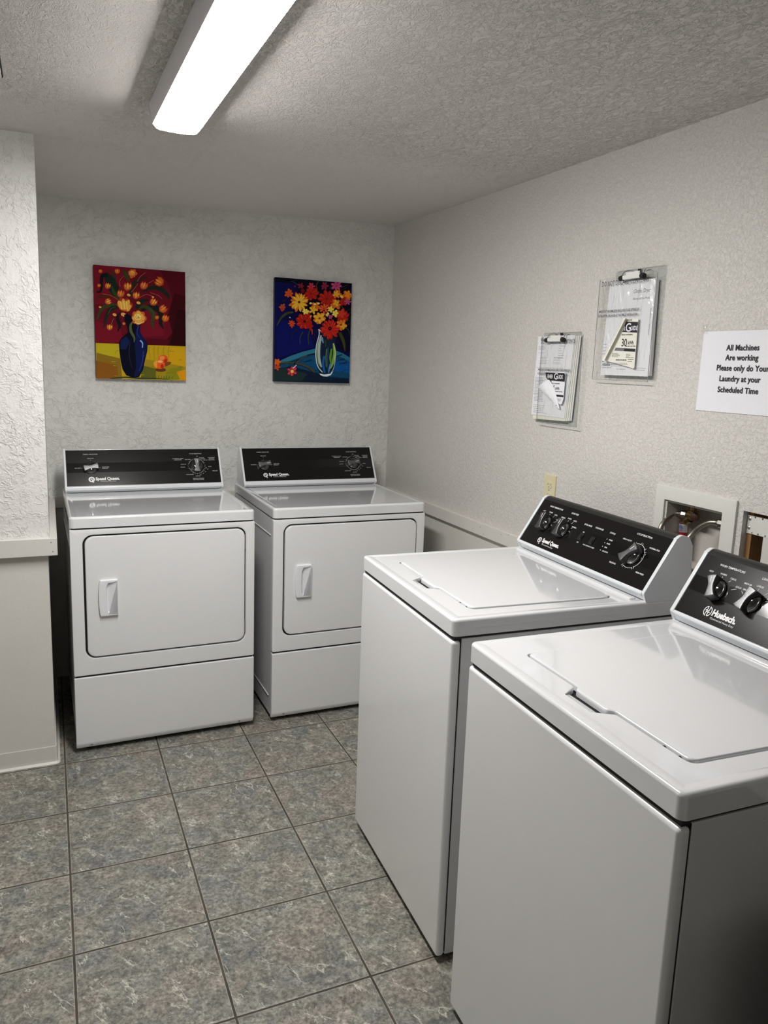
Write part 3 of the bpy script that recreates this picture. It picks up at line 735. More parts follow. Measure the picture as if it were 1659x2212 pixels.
# ------------------------------------------------------------------ paintings
def homog(src, dst):
    A = []; b = []
    for (x, y), (u, v) in zip(src, dst):
        A += [[x, y, 1, 0, 0, 0, -u * x, -u * y], [0, 0, 0, x, y, 1, -v * x, -v * y]]; b += [u, v]
    h = np.linalg.solve(np.array(A, float), np.array(b, float)); return np.append(h, 1).reshape(3, 3)
class Picture:
    def __init__(s, quad, W, H):
        s.h = homog(quad, [(0, H), (W, H), (W, 0), (0, 0)]); s.W, s.H = W, H; s.bm = bmesh.new(); s.z = .0002; s.mats = []; s.names = {}; s.prefix = ''
    def mi(s, c):
        if c not in s.names:
            # paint stays the pigment's own colour; the photograph is dim there
            k = 1.45; m = mat(s.prefix + 'paint_%d_%d_%d' % c, tuple(min(.92, lin(x) * k) for x in c) + (1,), .8, spec=.08)
            s.names[c] = len(s.mats); s.mats.append(m)
        return s.names[c]
    def P(s, p):
        q = s.h @ np.array([p[0], p[1], 1.0]); x, y = q[0] / q[2], q[1] / q[2]
        return (min(max(x, 0), s.W), min(max(y, 0), s.H))
    def poly(s, pts, c):
        s.z += .000012; q = [s.P(p) for p in pts]
        vs = [s.bm.verts.new((p[0], p[1], s.z)) for p in q]
        edges = [s.bm.edges.new((vs[i - 1], vs[i])) for i in range(len(vs))]
        r = bmesh.ops.triangle_fill(s.bm, use_beauty=True, use_dissolve=False, edges=edges, normal=(0, 0, 1))
        for g in r['geom']:
            if isinstance(g, bmesh.types.BMFace):
                g.material_index = s.mi(c); g.normal_update()
                if g.normal.z < 0: g.normal_flip()
    def e(s, x, y, rx, ry, rot, c): s.poly(ell(x, y, rx, ry, math.radians(rot), 14), c)
    def stroke(s, pts, w0, w1, c, n=6, belly=0):
        P = [Vector(p) for p in pts]; S = []
        for i in range(len(P) - 1):
            p0, p1, p2, p3 = P[max(i - 1, 0)], P[i], P[i + 1], P[min(i + 2, len(P) - 1)]
            for k in range(n):
                t = k / n; S.append(.5 * ((2 * p1) + (-p0 + p2) * t + (2 * p0 - 5 * p1 + 4 * p2 - p3) * t * t + (-p0 + 3 * p1 - 3 * p2 + p3) * t ** 3))
        S.append(P[-1]); L = []; R = []
        for i, q in enumerate(S):
            t = (S[min(i + 1, len(S) - 1)] - S[max(i - 1, 0)]); t = t.normalized() if t.length > 1e-6 else Vector((1, 0)); nn = Vector((-t.y, t.x)); f = i / (len(S) - 1)
            w = (w0 + (w1 - w0) * f + belly * math.sin(PI * f)) / 2; L.append(q + nn * w); R.append(q - nn * w)
        # built as a strip so that bent strokes stay clean
        s.z += .000012; mi = s.mi(c); Lv = [s.bm.verts.new((*s.P(p), s.z)) for p in L]; Rv = [s.bm.verts.new((*s.P(p), s.z)) for p in R]
        for i in range(len(L) - 1):
            try:
                f = s.bm.faces.new((Lv[i], Rv[i], Rv[i + 1], Lv[i + 1])); f.material_index = mi; f.normal_update()
                if f.normal.z < 0: f.normal_flip()
            except ValueError: pass
    def petals(s, x, y, r, n, c, c2=None, w=.28, start=0, inner=.1):
        for i in range(n):
            a = 2 * PI * i / n + start + random.uniform(-.12, .12); rr = r * random.uniform(.82, 1.08)
            s.e(x + math.cos(a) * rr * .56, y + math.sin(a) * rr * .56, rr * .5, rr * w, math.degrees(a), c)
            if c2: s.stroke([(x + math.cos(a) * rr * .2, y + math.sin(a) * rr * .2), (x + math.cos(a + .1) * rr * .9, y + math.sin(a + .1) * rr * .9)], r * .03, r * .09, c2, 2)
def hang_picture(x0, x1, z0, z1, label, pic_fn, edge):
    W, H = x1 - x0, z1 - z0
    root = empty('painting', Matrix.Translation((x0, .8637, z0)), label, 'painting', None)
    bm = bmesh.new(); rbox(bm, 0, W, -.0300, -.001, 0, H, .0015, 2)
    build('canvas', bm, edge, root)
    pic = pic_fn(W, H)
    build('painted_image', pic.bm, pic.mats, root, Matrix(((1, 0, 0, 0), (0, 0, -1, -.0300), (0, 1, 0, 0), (0, 0, 0, 1))), smooth=0)

def tulips(W, H):
    p = Picture([(120, 165), (1490, 240), (1555, 1868), (212, 1865)], W, H)
    red, red2, red3, dkr = (88, 14, 28), (103, 17, 32), (70, 10, 22), (38, 6, 12)
    p.poly([(100, 140), (1520, 200), (1560, 1360), (190, 1340)], red)
    p.poly([(120, 160), (700, 190), (650, 700), (150, 760)], red2); p.poly([(820, 820), (1230, 850), (1200, 1200), (860, 1230)], red2); p.poly([(180, 1000), (560, 1120), (600, 1330), (190, 1335)], red2)
    p.poly([(1100, 215), (1500, 240), (1525, 900), (1330, 700), (1240, 420)], red3); p.poly([(1340, 560), (1515, 600), (1540, 1360), (1180, 1352), (1330, 1150), (1250, 900)], (52, 7, 15)); p.poly([(1400, 800), (1525, 820), (1540, 1360), (1290, 1356)], dkr)
    p.poly([(940, 1240), (1300, 1260), (1250, 1350), (960, 1350)], red3)
    for i in range(26):
        x, y = random.uniform(180, 1450), random.uniform(230, 1300); p.stroke([(x, y), (x + random.uniform(20, 80), y + random.uniform(-90, 60))], 12, 4, random.choice([red2, (94, 14, 30), red3]) if x < 1150 else (60, 8, 18), 3)
    # table
    p.poly([(190, 1335), (1530, 1352), (1556, 1870), (212, 1868)], (170, 140, 22))
    p.poly([(190, 1338), (560, 1340), (560, 1540), (200, 1500)], (166, 152, 28)); p.poly([(205, 1480), (560, 1560), (600, 1868), (212, 1866)], (120, 96, 26)); p.poly([(200, 1600), (520, 1660), (540, 1860), (212, 1866)], (122, 76, 24))
    p.poly([(940, 1560), (1250, 1600), (1540, 1640), (1555, 1850), (900, 1850)], (140, 120, 26)); p.poly([(880, 1650), (1100, 1700), (1100, 1860), (880, 1860)], (84, 86, 26)); p.poly([(1300, 1700), (1500, 1660), (1440, 1860), (1200, 1866)], (118, 116, 24))
    p.poly([(1300, 1380), (1530, 1380), (1550, 1660), (1290, 1620)], (182, 140, 18)); p.poly([(1400, 1740), (1552, 1700), (1556, 1866), (1480, 1866)], (190, 130, 14))
    for i in range(30):
        x, y = random.uniform(210, 1500), random.uniform(1400, 1840); p.stroke([(x, y), (x + random.uniform(30, 90), y + random.uniform(-8, 8))], 8, 3, random.choice([(150, 130, 26), (110, 100, 26), (176, 146, 30), (90, 92, 28)]), 3)
    for x in (1000, 1070, 1130, 1210, 1285): p.stroke([(x, 1360), (x - 12, 1430), (x + 6, 1500 + (x % 60))], 5, 3, (112, 76, 20))
    p.stroke([(420, 1862), (640, 1840), (900, 1850), (1300, 1850)], 10, 6, (40, 56, 30), belly=16); p.stroke([(480, 1500), (500, 1450), (540, 1440)], 4, 4, (104, 86, 24))
    for x in range(1060, 1380, 40): p.stroke([(x, 1840), (x + 10, 1790 + x % 30)], 10, 2, (48, 60, 24), 2)
    # fruit
    p.e(1240, 1630, 90, 30, -20, (112, 62, 20)); p.e(1170, 1715, 80, 30, 0, (86, 50, 24)); p.e(1205, 1555, 72, 68, 0, (196, 74, 26)); p.e(1185, 1535, 40, 30, -20, (212, 124, 60)); p.e(1240, 1580, 24, 34, 30, (150, 44, 20))
    p.e(1145, 1635, 88, 66, 12, (206, 84, 26)); p.poly([(1060, 1600), (1120, 1570), (1110, 1690), (1070, 1660)], (206, 140, 50)); p.e(1160, 1590, 38, 20, 0, (224, 160, 110)); p.e(1190, 1660, 26, 32, 0, (158, 44, 22))
    G1, G2, G3 = (20, 34, 26), (44, 56, 28), (72, 76, 34)
    # leaves behind
    p.stroke([(560, 700), (460, 560), (380, 400), (320, 310)], 30, 60, G1, belly=110); p.stroke([(340, 310), (260, 340), (250, 480), (240, 560), (180, 570)], 70, 22, (16, 20, 24)); p.stroke([(560, 710), (450, 590), (400, 470)], 20, 10, G2, belly=36)
    p.stroke([(650, 400), (610, 300), (555, 225)], 16, 14, (48, 54, 28), belly=46); p.stroke([(470, 410), (430, 300), (350, 230)], 10, 6, (56, 40, 24), belly=22)
    p.stroke([(700, 620), (700, 500), (780, 390), (930, 320)], 40, 6, (40, 32, 26), belly=46); p.stroke([(860, 560), (950, 500), (1060, 480), (1160, 520), (1250, 600), (1255, 660)], 10, 8, G1, belly=56)
    p.stroke([(780, 800), (850, 700), (960, 670)], 60, 10, G1, belly=30); p.stroke([(170, 670), (280, 630), (420, 650)], 10, 14, (70, 34, 22), belly=30); p.stroke([(270, 600), (400, 620), (520, 690)], 8, 6, (150, 80, 44))
    p.stroke([(510, 760), (380, 760), (260, 830), (195, 990)], 20, 10, G2, belly=44); p.stroke([(500, 790), (400, 820), (340, 930), (300, 1110)], 50, 8, (28, 34, 28), belly=34); p.stroke([(360, 900), (400, 820), (470, 790)], 8, 6, G3)
    p.stroke([(540, 870), (500, 950), (540, 1060), (510, 1150)], 14, 8, (18, 20, 26), belly=44)
    p.stroke([(860, 830), (960, 780), (1090, 800), (1150, 900), (1150, 1020), (1200, 1100)], 40, 8, (22, 24, 26), belly=60); p.stroke([(800, 830), (880, 770), (980, 810), (1040, 900), (1020, 1020), (1050, 1110)], 12, 8, G2, belly=56); p.stroke([(980, 800), (1045, 880), (1035, 980)], 8, 4, G3)
    for a in (((530, 480), (520, 400), (580, 320)), ((780, 400), (830, 320), (905, 260)), ((950, 420), (1000, 390), (1030, 370)), ((820, 640), (920, 590), (1010, 610)), ((980, 560), (1100, 600), (1160, 650)), ((410, 1050), (430, 1000), (445, 960)), ((700, 560), (760, 480), (790, 430))):
        p.stroke(a, 9, 6, (140, 78, 52))
    O, Y, YL, RO = (176, 84, 34), (204, 148, 62), (224, 192, 108), (140, 48, 26)
    def bloom(x, y, r, rot=0, k=1):
        a = math.radians(rot); ca, sa = math.cos(a), math.sin(a)
        def q(pts): return [(x + (px * ca - py * sa) * r, y + (px * sa + py * ca) * r) for px, py in pts]
        r = r * random.uniform(.92, 1.1)
        p.poly(q([(-.1, .95), (-.75, .5), (-.9, -.2), (-.55, -.95), (-.25, -.6), (.02, -1.0), (.3, -.6), (.65, -.95), (.95, -.15), (.75, .55)]), RO)
        p.poly(q([(-.15, .8), (-.65, .35), (-.72, -.2), (-.5, -.75), (-.2, -.2), (-.1, .4)]), O)
        p.poly(q([(.05, .8), (.6, .4), (.78, -.15), (.6, -.75), (.28, -.25), (.1, .4)]), O)
        p.poly(q([(-.02, .6), (-.28, .1), (-.2, -.5), (.03, -.85), (.24, -.45), (.22, .15)]), Y if k else (196, 120, 50))
        p.poly(q([(-.45, .15), (-.6, -.2), (-.46, -.5), (-.34, -.1)]), Y)
        if k: p.poly(q([(.5, .2), (.42, -.25), (.56, -.5), (.64, -.1)]), YL)
        p.stroke(q([(-.18, .5), (-.25, .0), (-.3, -.4)]), r * .05, r * .09, RO, 3)
    for x, y, r, ro, k in ((230, 262, 36, 20, 0), (480, 255, 48, 0, 0), (215, 475, 30, 0, 0), (345, 478, 52, 10, 1), (640, 480, 70, 0, 1), (540, 590, 62, 10, 0), (880, 460, 62, 20, 0), (1110, 395, 80, -60, 0), (770, 610, 62, 0, 1), (355, 710, 56, 60, 1), (1030, 700, 64, 30, 1), (1175, 800, 66, 50, 0), (1215, 940, 62, 20, 0), (1090, 930, 34, 0, 0), (390, 1095, 54, 0, 1), (600, 1035, 26, 0, 0)): bloom(x, y, r, ro, k)
    p.petals(705, 280, 68, 7, O, None, .4); p.e(700, 275, 40, 36, 0, Y); ring = [(x, y) for x, y in ell(700, 278, 22, 18, 0, 8)]; p.stroke(ring[:6], 6, 6, RO)
    for x, y, r in ((458, 905, 26), (660, 605, 24), (808, 718, 26), (1020, 625, 16), (240, 798, 18), (592, 900, 36)): p.e(x, y, r * 1.2, r * .8, 20, Y)
    # vase
    nv, nb, hb = (9, 10, 26), (14, 22, 66), (34, 48, 104)
    p.poly([(600, 905), (640, 880), (850, 1000), (838, 1130), (850, 1190), (930, 1270), (965, 1340), (960, 1440), (935, 1560), (905, 1720), (850, 1828), (760, 1842), (660, 1810), (600, 1720), (570, 1600), (545, 1440), (535, 1320), (570, 1250), (640, 1190), (665, 1160), (650, 1080), (612, 1000)], nv)
    p.poly([(790, 1030), (836, 1060), (836, 1140), (900, 1240), (955, 1330), (950, 1430), (925, 1560), (880, 1740), (830, 1820), (770, 1830), (800, 1700), (790, 1500), (770, 1350), (780, 1180)], nb)
    p.poly([(560, 1290), (640, 1220), (700, 1300), (640, 1420), (560, 1420)], (16, 28, 66)); p.stroke([(850, 1280), (885, 1320), (885, 1390)], 24, 14, (120, 150, 200)); p.stroke([(905, 1440), (890, 1600), (850, 1740)], 18, 10, hb)
    p.stroke([(820, 1060), (800, 1180), (850, 1240)], 14, 10, (30, 50, 120)); p.stroke([(700, 1320), (690, 1500), (740, 1700)], 10, 6, (30, 40, 60))
    p.stroke([(735, 1000), (700, 1060), (710, 1150), (760, 1240), (760, 1310)], 20, 8, (72, 84, 46), belly=26)
    # two large blooms at the mouth
    p.petals(605, 755, 110, 6, RO, None, .42); p.poly([(500, 760), (560, 690), (650, 690), (700, 760), (680, 840), (600, 850), (530, 820)], O)
    for x, y, rx, ry, ro in ((545, 760, 34, 76, 30), (590, 745, 30, 84, 8), (640, 750, 34, 80, -20), (670, 800, 24, 56, -30)): p.e(x, y, rx, ry, -ro, Y)
    for x in (560, 605, 645): p.stroke([(x, 820), (x - 8, 760), (x - 22, 700)], 9, 12, YL)
    p.petals(812, 940, 116, 8, O, None, .4, inner=.2); p.petals(812, 935, 88, 7, Y, None, .42, .3); p.e(805, 930, 50, 44, 0, YL); ring2pts = ell(805, 930, 32, 26, 0, 10); p.stroke(ring2pts[:8], 7, 7, O); p.e(812, 932, 14, 10, 0, (120, 70, 24))
    p.stroke([(760, 1010), (830, 1030), (900, 990)], 16, 10, YL)
    return p
def gerberas(W, H):
    p = Picture([(113, 152), (1485, 262), (1450, 2050), (110, 2015)], W, H)
    nb, nb2, dk = (8, 10, 58), (10, 16, 80), (7, 8, 24)
    p.poly([(90, 130), (1500, 240), (1470, 1700), (100, 1680)], nb); p.poly([(120, 900), (700, 1000), (820, 1400), (160, 1600)], nb2); p.poly([(130, 200), (500, 300), (300, 800), (120, 900)], (9, 12, 66))
    p.poly([(100, 140), (1490, 255), (1485, 330), (110, 240)], dk); p.poly([(500, 200), (1480, 270), (1475, 900), (1200, 1000), (560, 900)], dk); p.poly([(1200, 1000), (1475, 900), (1460, 1500), (1230, 1440)], (8, 8, 34))
    for i in range(24):
        x, y = random.uniform(140, 800), random.uniform(1000, 1500); p.stroke([(x, y), (x + random.uniform(-6, 6), y + random.uniform(40, 110))], 8, 3, random.choice([(9, 14, 72), (12, 20, 92), (8, 10, 52)]), 2)
    # round table
    p.poly([(110, 1690), (200, 1650), (400, 1560), (600, 1490), (830, 1430), (1000, 1420), (1210, 1460), (1330, 1510), (1460, 1585), (1450, 2045), (110, 2010)], (16, 62, 92))
    p.poly([(205, 1650), (400, 1560), (600, 1490), (830, 1430), (850, 1500), (640, 1560), (420, 1640), (240, 1690)], (40, 104, 128)); p.poly([(1210, 1465), (1330, 1510), (1458, 1590), (1455, 1660), (1300, 1580), (1210, 1540)], (36, 96, 122))
    p.poly([(1200, 1620), (1455, 1660), (1450, 1860), (1180, 1830)], (10, 70, 128)); p.poly([(640, 1600), (850, 1580), (880, 1800), (640, 1760)], (14, 66, 104)); p.poly([(110, 1800), (400, 1740), (860, 1860), (1000, 1930), (1440, 1960), (1450, 2045), (110, 2010)], (14, 26, 44)); p.poly([(110, 1820), (320, 1760), (700, 1880), (600, 2010), (110, 2005)], (28, 44, 44))
    for i in range(46):
        x, y = random.uniform(240, 1420), random.uniform(1600, 1990)
        c = (30, 92, 130) if y < 1760 else random.choice([(18, 40, 60), (20, 56, 90), (24, 34, 40)])
        if random.random() < .35: c = (14, 34, 46)
        p.stroke([(x, y), (x + random.uniform(40, 110), y - random.uniform(-4, 26))], 9, 3, c, 3)
    for x, y in ((1280, 1630), (1330, 1690), (1240, 1560), (700, 1650), (480, 1640)): p.stroke([(x - 60, y + 20), (x, y), (x + 80, y - 25)], 10, 20, (12, 34, 48))
    G1, G2, G3 = (22, 30, 22), (50, 54, 32), (84, 84, 40)
    p.stroke([(150, 1020), (230, 880), (330, 800), (440, 780)], 12, 30, G2, belly=24); p.stroke([(160, 1000), (240, 870), (330, 800)], 6, 8, (60, 60, 40))
    p.stroke([(410, 1260), (430, 1150), (510, 1090)], 10, 18, (22, 32, 52)); p.stroke([(570, 1350), (570, 1220), (620, 1130)], 12, 20, G2); p.stroke([(720, 1350), (712, 1200), (740, 1100)], 12, 24, G2); p.stroke([(820, 1240), (830, 1150), (880, 1080)], 10, 16, G1)
    p.stroke([(1370, 1480), (1340, 1300), (1270, 1140)], 8, 50, (54, 56, 26), belly=26); p.stroke([(1240, 1350), (1240, 1280), (1180, 1230)], 8, 14, G1); p.stroke([(1450, 1180), (1430, 1100), (1380, 1060)], 12, 26, (44, 44, 32)); p.stroke([(860, 370), (850, 300), (885, 220)], 30, 14, G2); p.stroke([(1090, 370), (1100, 310)], 14, 8, G2)
    p.stroke([(390, 222), (460, 250), (540, 310)], 8, 8, (64, 60, 60)); p.stroke([(1290, 350), (1350, 310), (1430, 285)], 10, 6, G2); p.stroke([(1280, 400), (1400, 330)], 6, 6, (50, 40, 30)); p.stroke([(860, 390), (910, 435)], 14, 8, G2); p.stroke([(250, 590), (310, 550)], 30, 18, (32, 34, 36)); p.stroke([(1230, 730), (1290, 680), (1350, 720)], 10, 10, (40, 76, 40))
    for y in (760, 830, 900, 960, 1020): p.stroke([(1370, y), (1465, y - 40)], 16, 26, G1)
    # cut stems on the table
    p.stroke([(190, 1705), (320, 1680), (480, 1690), (640, 1730), (760, 1790), (830, 1855)], 34, 44, (20, 26, 28)); p.stroke([(190, 1700), (320, 1678), (480, 1688), (640, 1725), (760, 1785), (830, 1850)], 22, 32, (66, 62, 36))
    p.stroke([(460, 1710), (560, 1620), (700, 1550), (830, 1525)], 26, 22, (14, 20, 26)); p.stroke([(490, 1690), (580, 1610), (700, 1548)], 10, 10, (86, 76, 50)); p.stroke([(220, 1960), (310, 1860)], 6, 8, (40, 44, 56))
    # glass vase
    p.poly([(885, 1090), (930, 1100), (960, 1160), (1180, 1220), (1200, 1380), (1212, 1500), (1200, 1640), (1170, 1790), (1120, 1890), (1000, 1905), (930, 1880), (880, 1770), (845, 1620), (842, 1470), (868, 1330), (895, 1200)], (18, 32, 50))
    p.stroke([(900, 1085), (905, 1180), (860, 1370), (850, 1560), (885, 1740), (970, 1850)], 18, 16, (176, 190, 196)); p.stroke([(895, 1085), (925, 1110), (950, 1120)], 20, 10, (216, 220, 222)); p.stroke([(940, 1190), (900, 1400), (900, 1580), (950, 1760)], 26, 20, (150, 164, 168), belly=40); p.stroke([(950, 1230), (980, 1330)], 50, 14, (104, 140, 150))
    p.stroke([(880, 1310), (870, 1450), (880, 1600), (910, 1740)], 10, 10, (104, 130, 50), belly=10); p.stroke([(1160, 1330), (1185, 1500), (1160, 1660), (1110, 1790)], 22, 10, (112, 150, 56), belly=40); p.stroke([(1165, 1340), (1195, 1500), (1175, 1640)], 8, 6, (214, 228, 180)); p.stroke([(1130, 1430), (1110, 1580), (1120, 1700)], 20, 12, (86, 130, 30), belly=24)
    p.stroke([(1045, 1430), (1030, 1600), (1040, 1760)], 22, 14, (80, 104, 60)); p.stroke([(1070, 1400), (1060, 1640), (1075, 1850)], 18, 12, (26, 70, 120)); p.stroke([(1000, 1560), (980, 1700), (1010, 1860)], 40, 30, (20, 84, 140)); p.stroke([(1110, 1700), (1080, 1860)], 26, 18, (70, 120, 170)); p.stroke([(1020, 1280), (1025, 1400)], 20, 10, (46, 66, 34))
    p.poly([(915, 1870), (1000, 1890), (1110, 1875), (1165, 1830), (1120, 1900), (1060, 1925), (980, 1922), (935, 1900)], (196, 204, 208)); p.stroke([(1200, 1500), (1195, 1640), (1165, 1790), (1120, 1860)], 8, 12, (150, 170, 176))
    R1, R2, OR, Y1, Y2, PK = (146, 26, 20), (178, 52, 30), (190, 92, 28), (200, 150, 36), (208, 186, 70), (150, 48, 92)
    # blooms
    p.petals(575, 310, 60, 5, (110, 26, 40)); p.petals(600, 400, 44, 5, (104, 16, 30)); p.petals(755, 320, 80, 6, (160, 30, 48), (200, 90, 90)); p.petals(995, 310, 70, 6, (112, 26, 50), (130, 60, 80)); p.petals(1210, 310, 96, 7, PK, (196, 110, 150)); p.e(465, 318, 18, 14, 0, (120, 20, 60))
    p.petals(365, 445, 84, 7, (176, 66, 26), OR); p.petals(755, 450, 124, 8, R1, R2, .32); p.petals(1040, 540, 150, 10, R1, R2, .24); p.petals(1210, 460, 84, 6, OR, None, .34); p.petals(1205, 450, 66, 5, Y1, Y2); p.petals(1400, 480, 92, 6, OR, None, .36); p.petals(1410, 460, 70, 5, (206, 120, 30), Y1); p.petals(1330, 590, 80, 6, R1, R2, .36); p.petals(1405, 590, 58, 6, PK, (200, 130, 170)); p.e(1300, 500, 34, 22, 40, (206, 180, 70))
    p.petals(540, 600, 178, 13, OR, (170, 90, 24), .17); p.petals(545, 600, 160, 11, Y1, Y2, .15, .3); p.e(540, 600, 24, 22, 0, (90, 26, 16)); p.petals(245, 690, 64, 6, (150, 60, 40), None, .34); p.e(240, 735, 26, 34, 0, (150, 44, 36))
    p.petals(1200, 640, 90, 6, OR, None, .32); p.petals(1200, 615, 60, 4, Y1, Y2, .36, 1.2); p.petals(830, 690, 90, 6, OR, None, .32); p.petals(790, 740, 80, 5, Y1, Y2, .26); p.petals(985, 710, 96, 8, R2, (214, 140, 60), .24); p.e(985, 750, 14, 14, 0, (60, 12, 12)); p.petals(1310, 840, 124, 8, R1, R2, .30); p.petals(1300, 800, 80, 5, R2, None, .3)
    p.petals(655, 770, 64, 6, Y2, (224, 210, 120), .34); p.petals(1185, 800, 66, 5, Y2, (224, 214, 120), .38); p.petals(1100, 730, 58, 5, Y2, None, .34); p.petals(1040, 830, 34, 5, (206, 170, 90)); p.petals(1100, 862, 44, 6, PK, (200, 130, 170))
    for x, y in ((745, 622), (820, 636), (885, 624), (1055, 800)): p.e(x, y, 24, 18, 0, (212, 190, 110))
    p.petals(635, 950, 156, 9, R1, (186, 60, 40), .32); p.e(640, 945, 26, 26, 0, (70, 8, 8)); p.petals(735, 1030, 70, 5, R1, None, .34); p.petals(700, 850, 70, 5, R1, R2, .3); p.petals(415, 985, 70, 8, R2, OR, .2)
    p.petals(900, 880, 110, 7, OR, None, .28); p.petals(900, 880, 104, 6, Y1, Y2, .27, .3); p.e(905, 890, 24, 20, 0, (150, 50, 20)); p.petals(1095, 1080, 176, 14, R1, (196, 60, 36), .2); p.petals(1095, 1100, 150, 11, (164, 30, 24), R2, .2, .3); p.e(1090, 1070, 34, 32, 0, (30, 8, 8)); p.e(1090, 1070, 16, 14, 0, (96, 30, 24)); p.petals(1300, 1000, 100, 7, OR, (214, 130, 40), .3); p.petals(1330, 1030, 70, 4, Y1, None, .3); p.e(1285, 1005, 18, 16, 0, (120, 30, 14))
    p.stroke([(770, 1090), (775, 1180)], 30, 12, (150, 50, 28)); p.petals(150, 1670, 66, 6, (190, 80, 34), OR, .3); p.petals(150, 1760, 60, 5, (170, 60, 30), None, .3)
    p.petals(420, 1835, 96, 6, (150, 34, 56), (200, 110, 120), .34, .4); p.e(425, 1835, 28, 28, 0, (210, 180, 60)); p.stroke([(440, 1780), (500, 1720)], 24, 12, (200, 170, 180)); p.e(375, 875, 16, 10, 50, (150, 170, 180)); p.e(745, 855, 18, 26, 30, (196, 110, 60))
    return p
hang_picture(.190, .583, 1.398, 1.889, 'painting of yellow tulips in a blue vase on a red background', tulips, mat('canvas_edge_red', rgb(70, 22, 30), .7))
hang_picture(1.005, 1.3985, 1.405, 1.9005, 'painting of red and yellow daisies in a glass vase on a blue background', gerberas, mat('canvas_edge_blue', rgb(24, 26, 60), .7))

# ------------------------------------------------------------------ things on the right wall (local: x along the wall, y into it, z up)
MW = lambda x, z, d=0: M_R @ Matrix.Translation((x, -d, z))
FL = Matrix(((1, 0, 0, 0), (0, 0, -1, 0), (0, 1, 0, 0), (0, 0, 0, 1)))    # local (x, z, outward from the wall)
m_paper = mat('white_paper', (.80, .80, .84, 1), .75)
m_paper2 = mat('cream_paper', (.78, .77, .68, 1), .7)
m_inkb = mat('black_ink', (.012, .012, .014, 1), .6)
m_inkg = mat('grey_ink', (.16, .16, .18, 1), .7)
m_clear = mat('clear_acrylic', (.93, .95, .95, 1), .06, alpha=.16, spec=.6)
m_edge = mat('acrylic_edge', (.35, .37, .36, 1), .2, alpha=.75)
m_bag = mat('clear_poly_bag', (.95, .96, .95, 1), .12, alpha=.13, spec=.8)
def clear_film(m, base, gain, rough, tint, bumpd=0):
    nt = m.node_tree; nt.nodes.clear(); T = NT.__new__(NT); T.t = nt; T.b = None
    o = T.n('ShaderNodeOutputMaterial'); mx = T.n('ShaderNodeMixShader'); tr = T.n('ShaderNodeBsdfTransparent'); gl = T.n('ShaderNodeBsdfGlossy'); fr = T.n('ShaderNodeLayerWeight'); fr.inputs[0].default_value = .5
    tr.inputs[0].default_value = tint; gl.inputs['Roughness'].default_value = rough
    T.put(mx.inputs[0], T.math('MULTIPLY_ADD', T.math('POWER', fr.outputs[1], 4.0), gain, base)); nt.links.new(tr.outputs[0], mx.inputs[1]); nt.links.new(gl.outputs[0], mx.inputs[2]); nt.links.new(mx.outputs[0], o.inputs[0])
    if bumpd:
        v = T.objco(); bp = T.bump(T.noise(T.mapped(v, (1, 1, .4)), 30, 3, .5, 1.2), bumpd); nt.links.new(bp, gl.inputs['Normal']); nt.links.new(bp, fr.inputs['Normal'])
clear_film(m_bag, .07, .5, .12, (.96, .97, .96, 1), .012); clear_film(m_clear, .05, .5, .06, (.95, .965, .96, 1))
# paper notice
note = empty('paper_notice', MW(2.224, 1.518, .001), 'white paper notice about machines working, taped at the right edge', 'notice')
bm = bmesh.new(); nx, nz = 12, 8
nv_ = [[bm.verts.new(FL @ Vector((-.119 + .279 * i / nx - .002 * (1 - j / nz), -.108 + .217 * j / nz, .0012 + .0010 * 0))) for j in range(nz + 1)] for i in range(nx + 1)]
for i in range(nx):
    for j in range(nz): bm.faces.new((nv_[i][j], nv_[i + 1][j], nv_[i + 1][j + 1], nv_[i][j + 1]))
build('sheet', bm, m_paper, note)
bm = bmesh.new()
for s, x, z in (('All Machines', .018, .064), ('Are working', .018, .038), ('Please only do Your', .0225, .0105), ('Laundry at your', .018, -.018), ('Scheduled Time', .016, -.0475)):
    text(bm, s, x, z, .0212, bold=.026, M=FL, z=.0024, xs=.92, spacing=1.05)
build('printed_text', bm, m_inkb, note, smooth=0)
bm = bmesh.new(); flat(bm, [(-.121, .103), (-.103, .103), (-.111, .128), (-.126, .128)], FL, .004); flat(bm, [(.10, .105), (.13, .105), (.13, .112), (.10, .112)], FL, .004)
build('tape', bm, m_bag, note, smooth=0)

def clipboard(x, z, w, h, label):
    r = empty('clipboard', MW(x, z), label, 'clipboard', 'clear clipboards hung on the right wall')
    bm = bmesh.new(); plate(bm, rrect(-w / 2, -h, w / 2, 0, .007, 4), [], .002, .0052, .0006, FL); build('board', bm, m_clear, r)
    bm = bmesh.new(); o = rrect(-w / 2, -h, w / 2, 0, .007, 4); fill_between(bm, [o, offset(o, .0009)], FL, .0054); build('board_rim', bm, m_edge, r, smooth=0)
    clip = bpy.data.objects.new('clip', None); COL.objects.link(clip); clip.parent = r
    bm = bmesh.new(); rbox(bm, -.047, .047, -.0375, -.0295, -.034, -.020, .0035, 3); rbox(bm, -.030, .030, -.0335, -.0300, -.022, -.012, .001); build('clip_bar', bm, mat('clip_shell', (.78, .78, .76, 1), .15), clip)
    for s in (-1, 1):
        bm = bmesh.new(); cyl(bm, FL @ Vector((s * .040, -.027, .033)), FL @ Vector((s * .0535, -.029, .034)), .0085, .0075); build('clip_pad', bm, m_foot, clip)
        bm = bmesh.new(); tube(bm, [FL @ Vector(p) for p in ((s * .048, -.020, .032), (s * .046, -.008, .024), (s * .036, -.004, .012), (s * .022, -.008, .0075))], .0016, 8); build('clip_wire', bm, m_screw, clip)
    bm = bmesh.new(); rbox(bm, -.006, .006, -.009, -.0055, -.012, -.002, .001); build('hanging_tab', bm, m_black, clip)
    return r
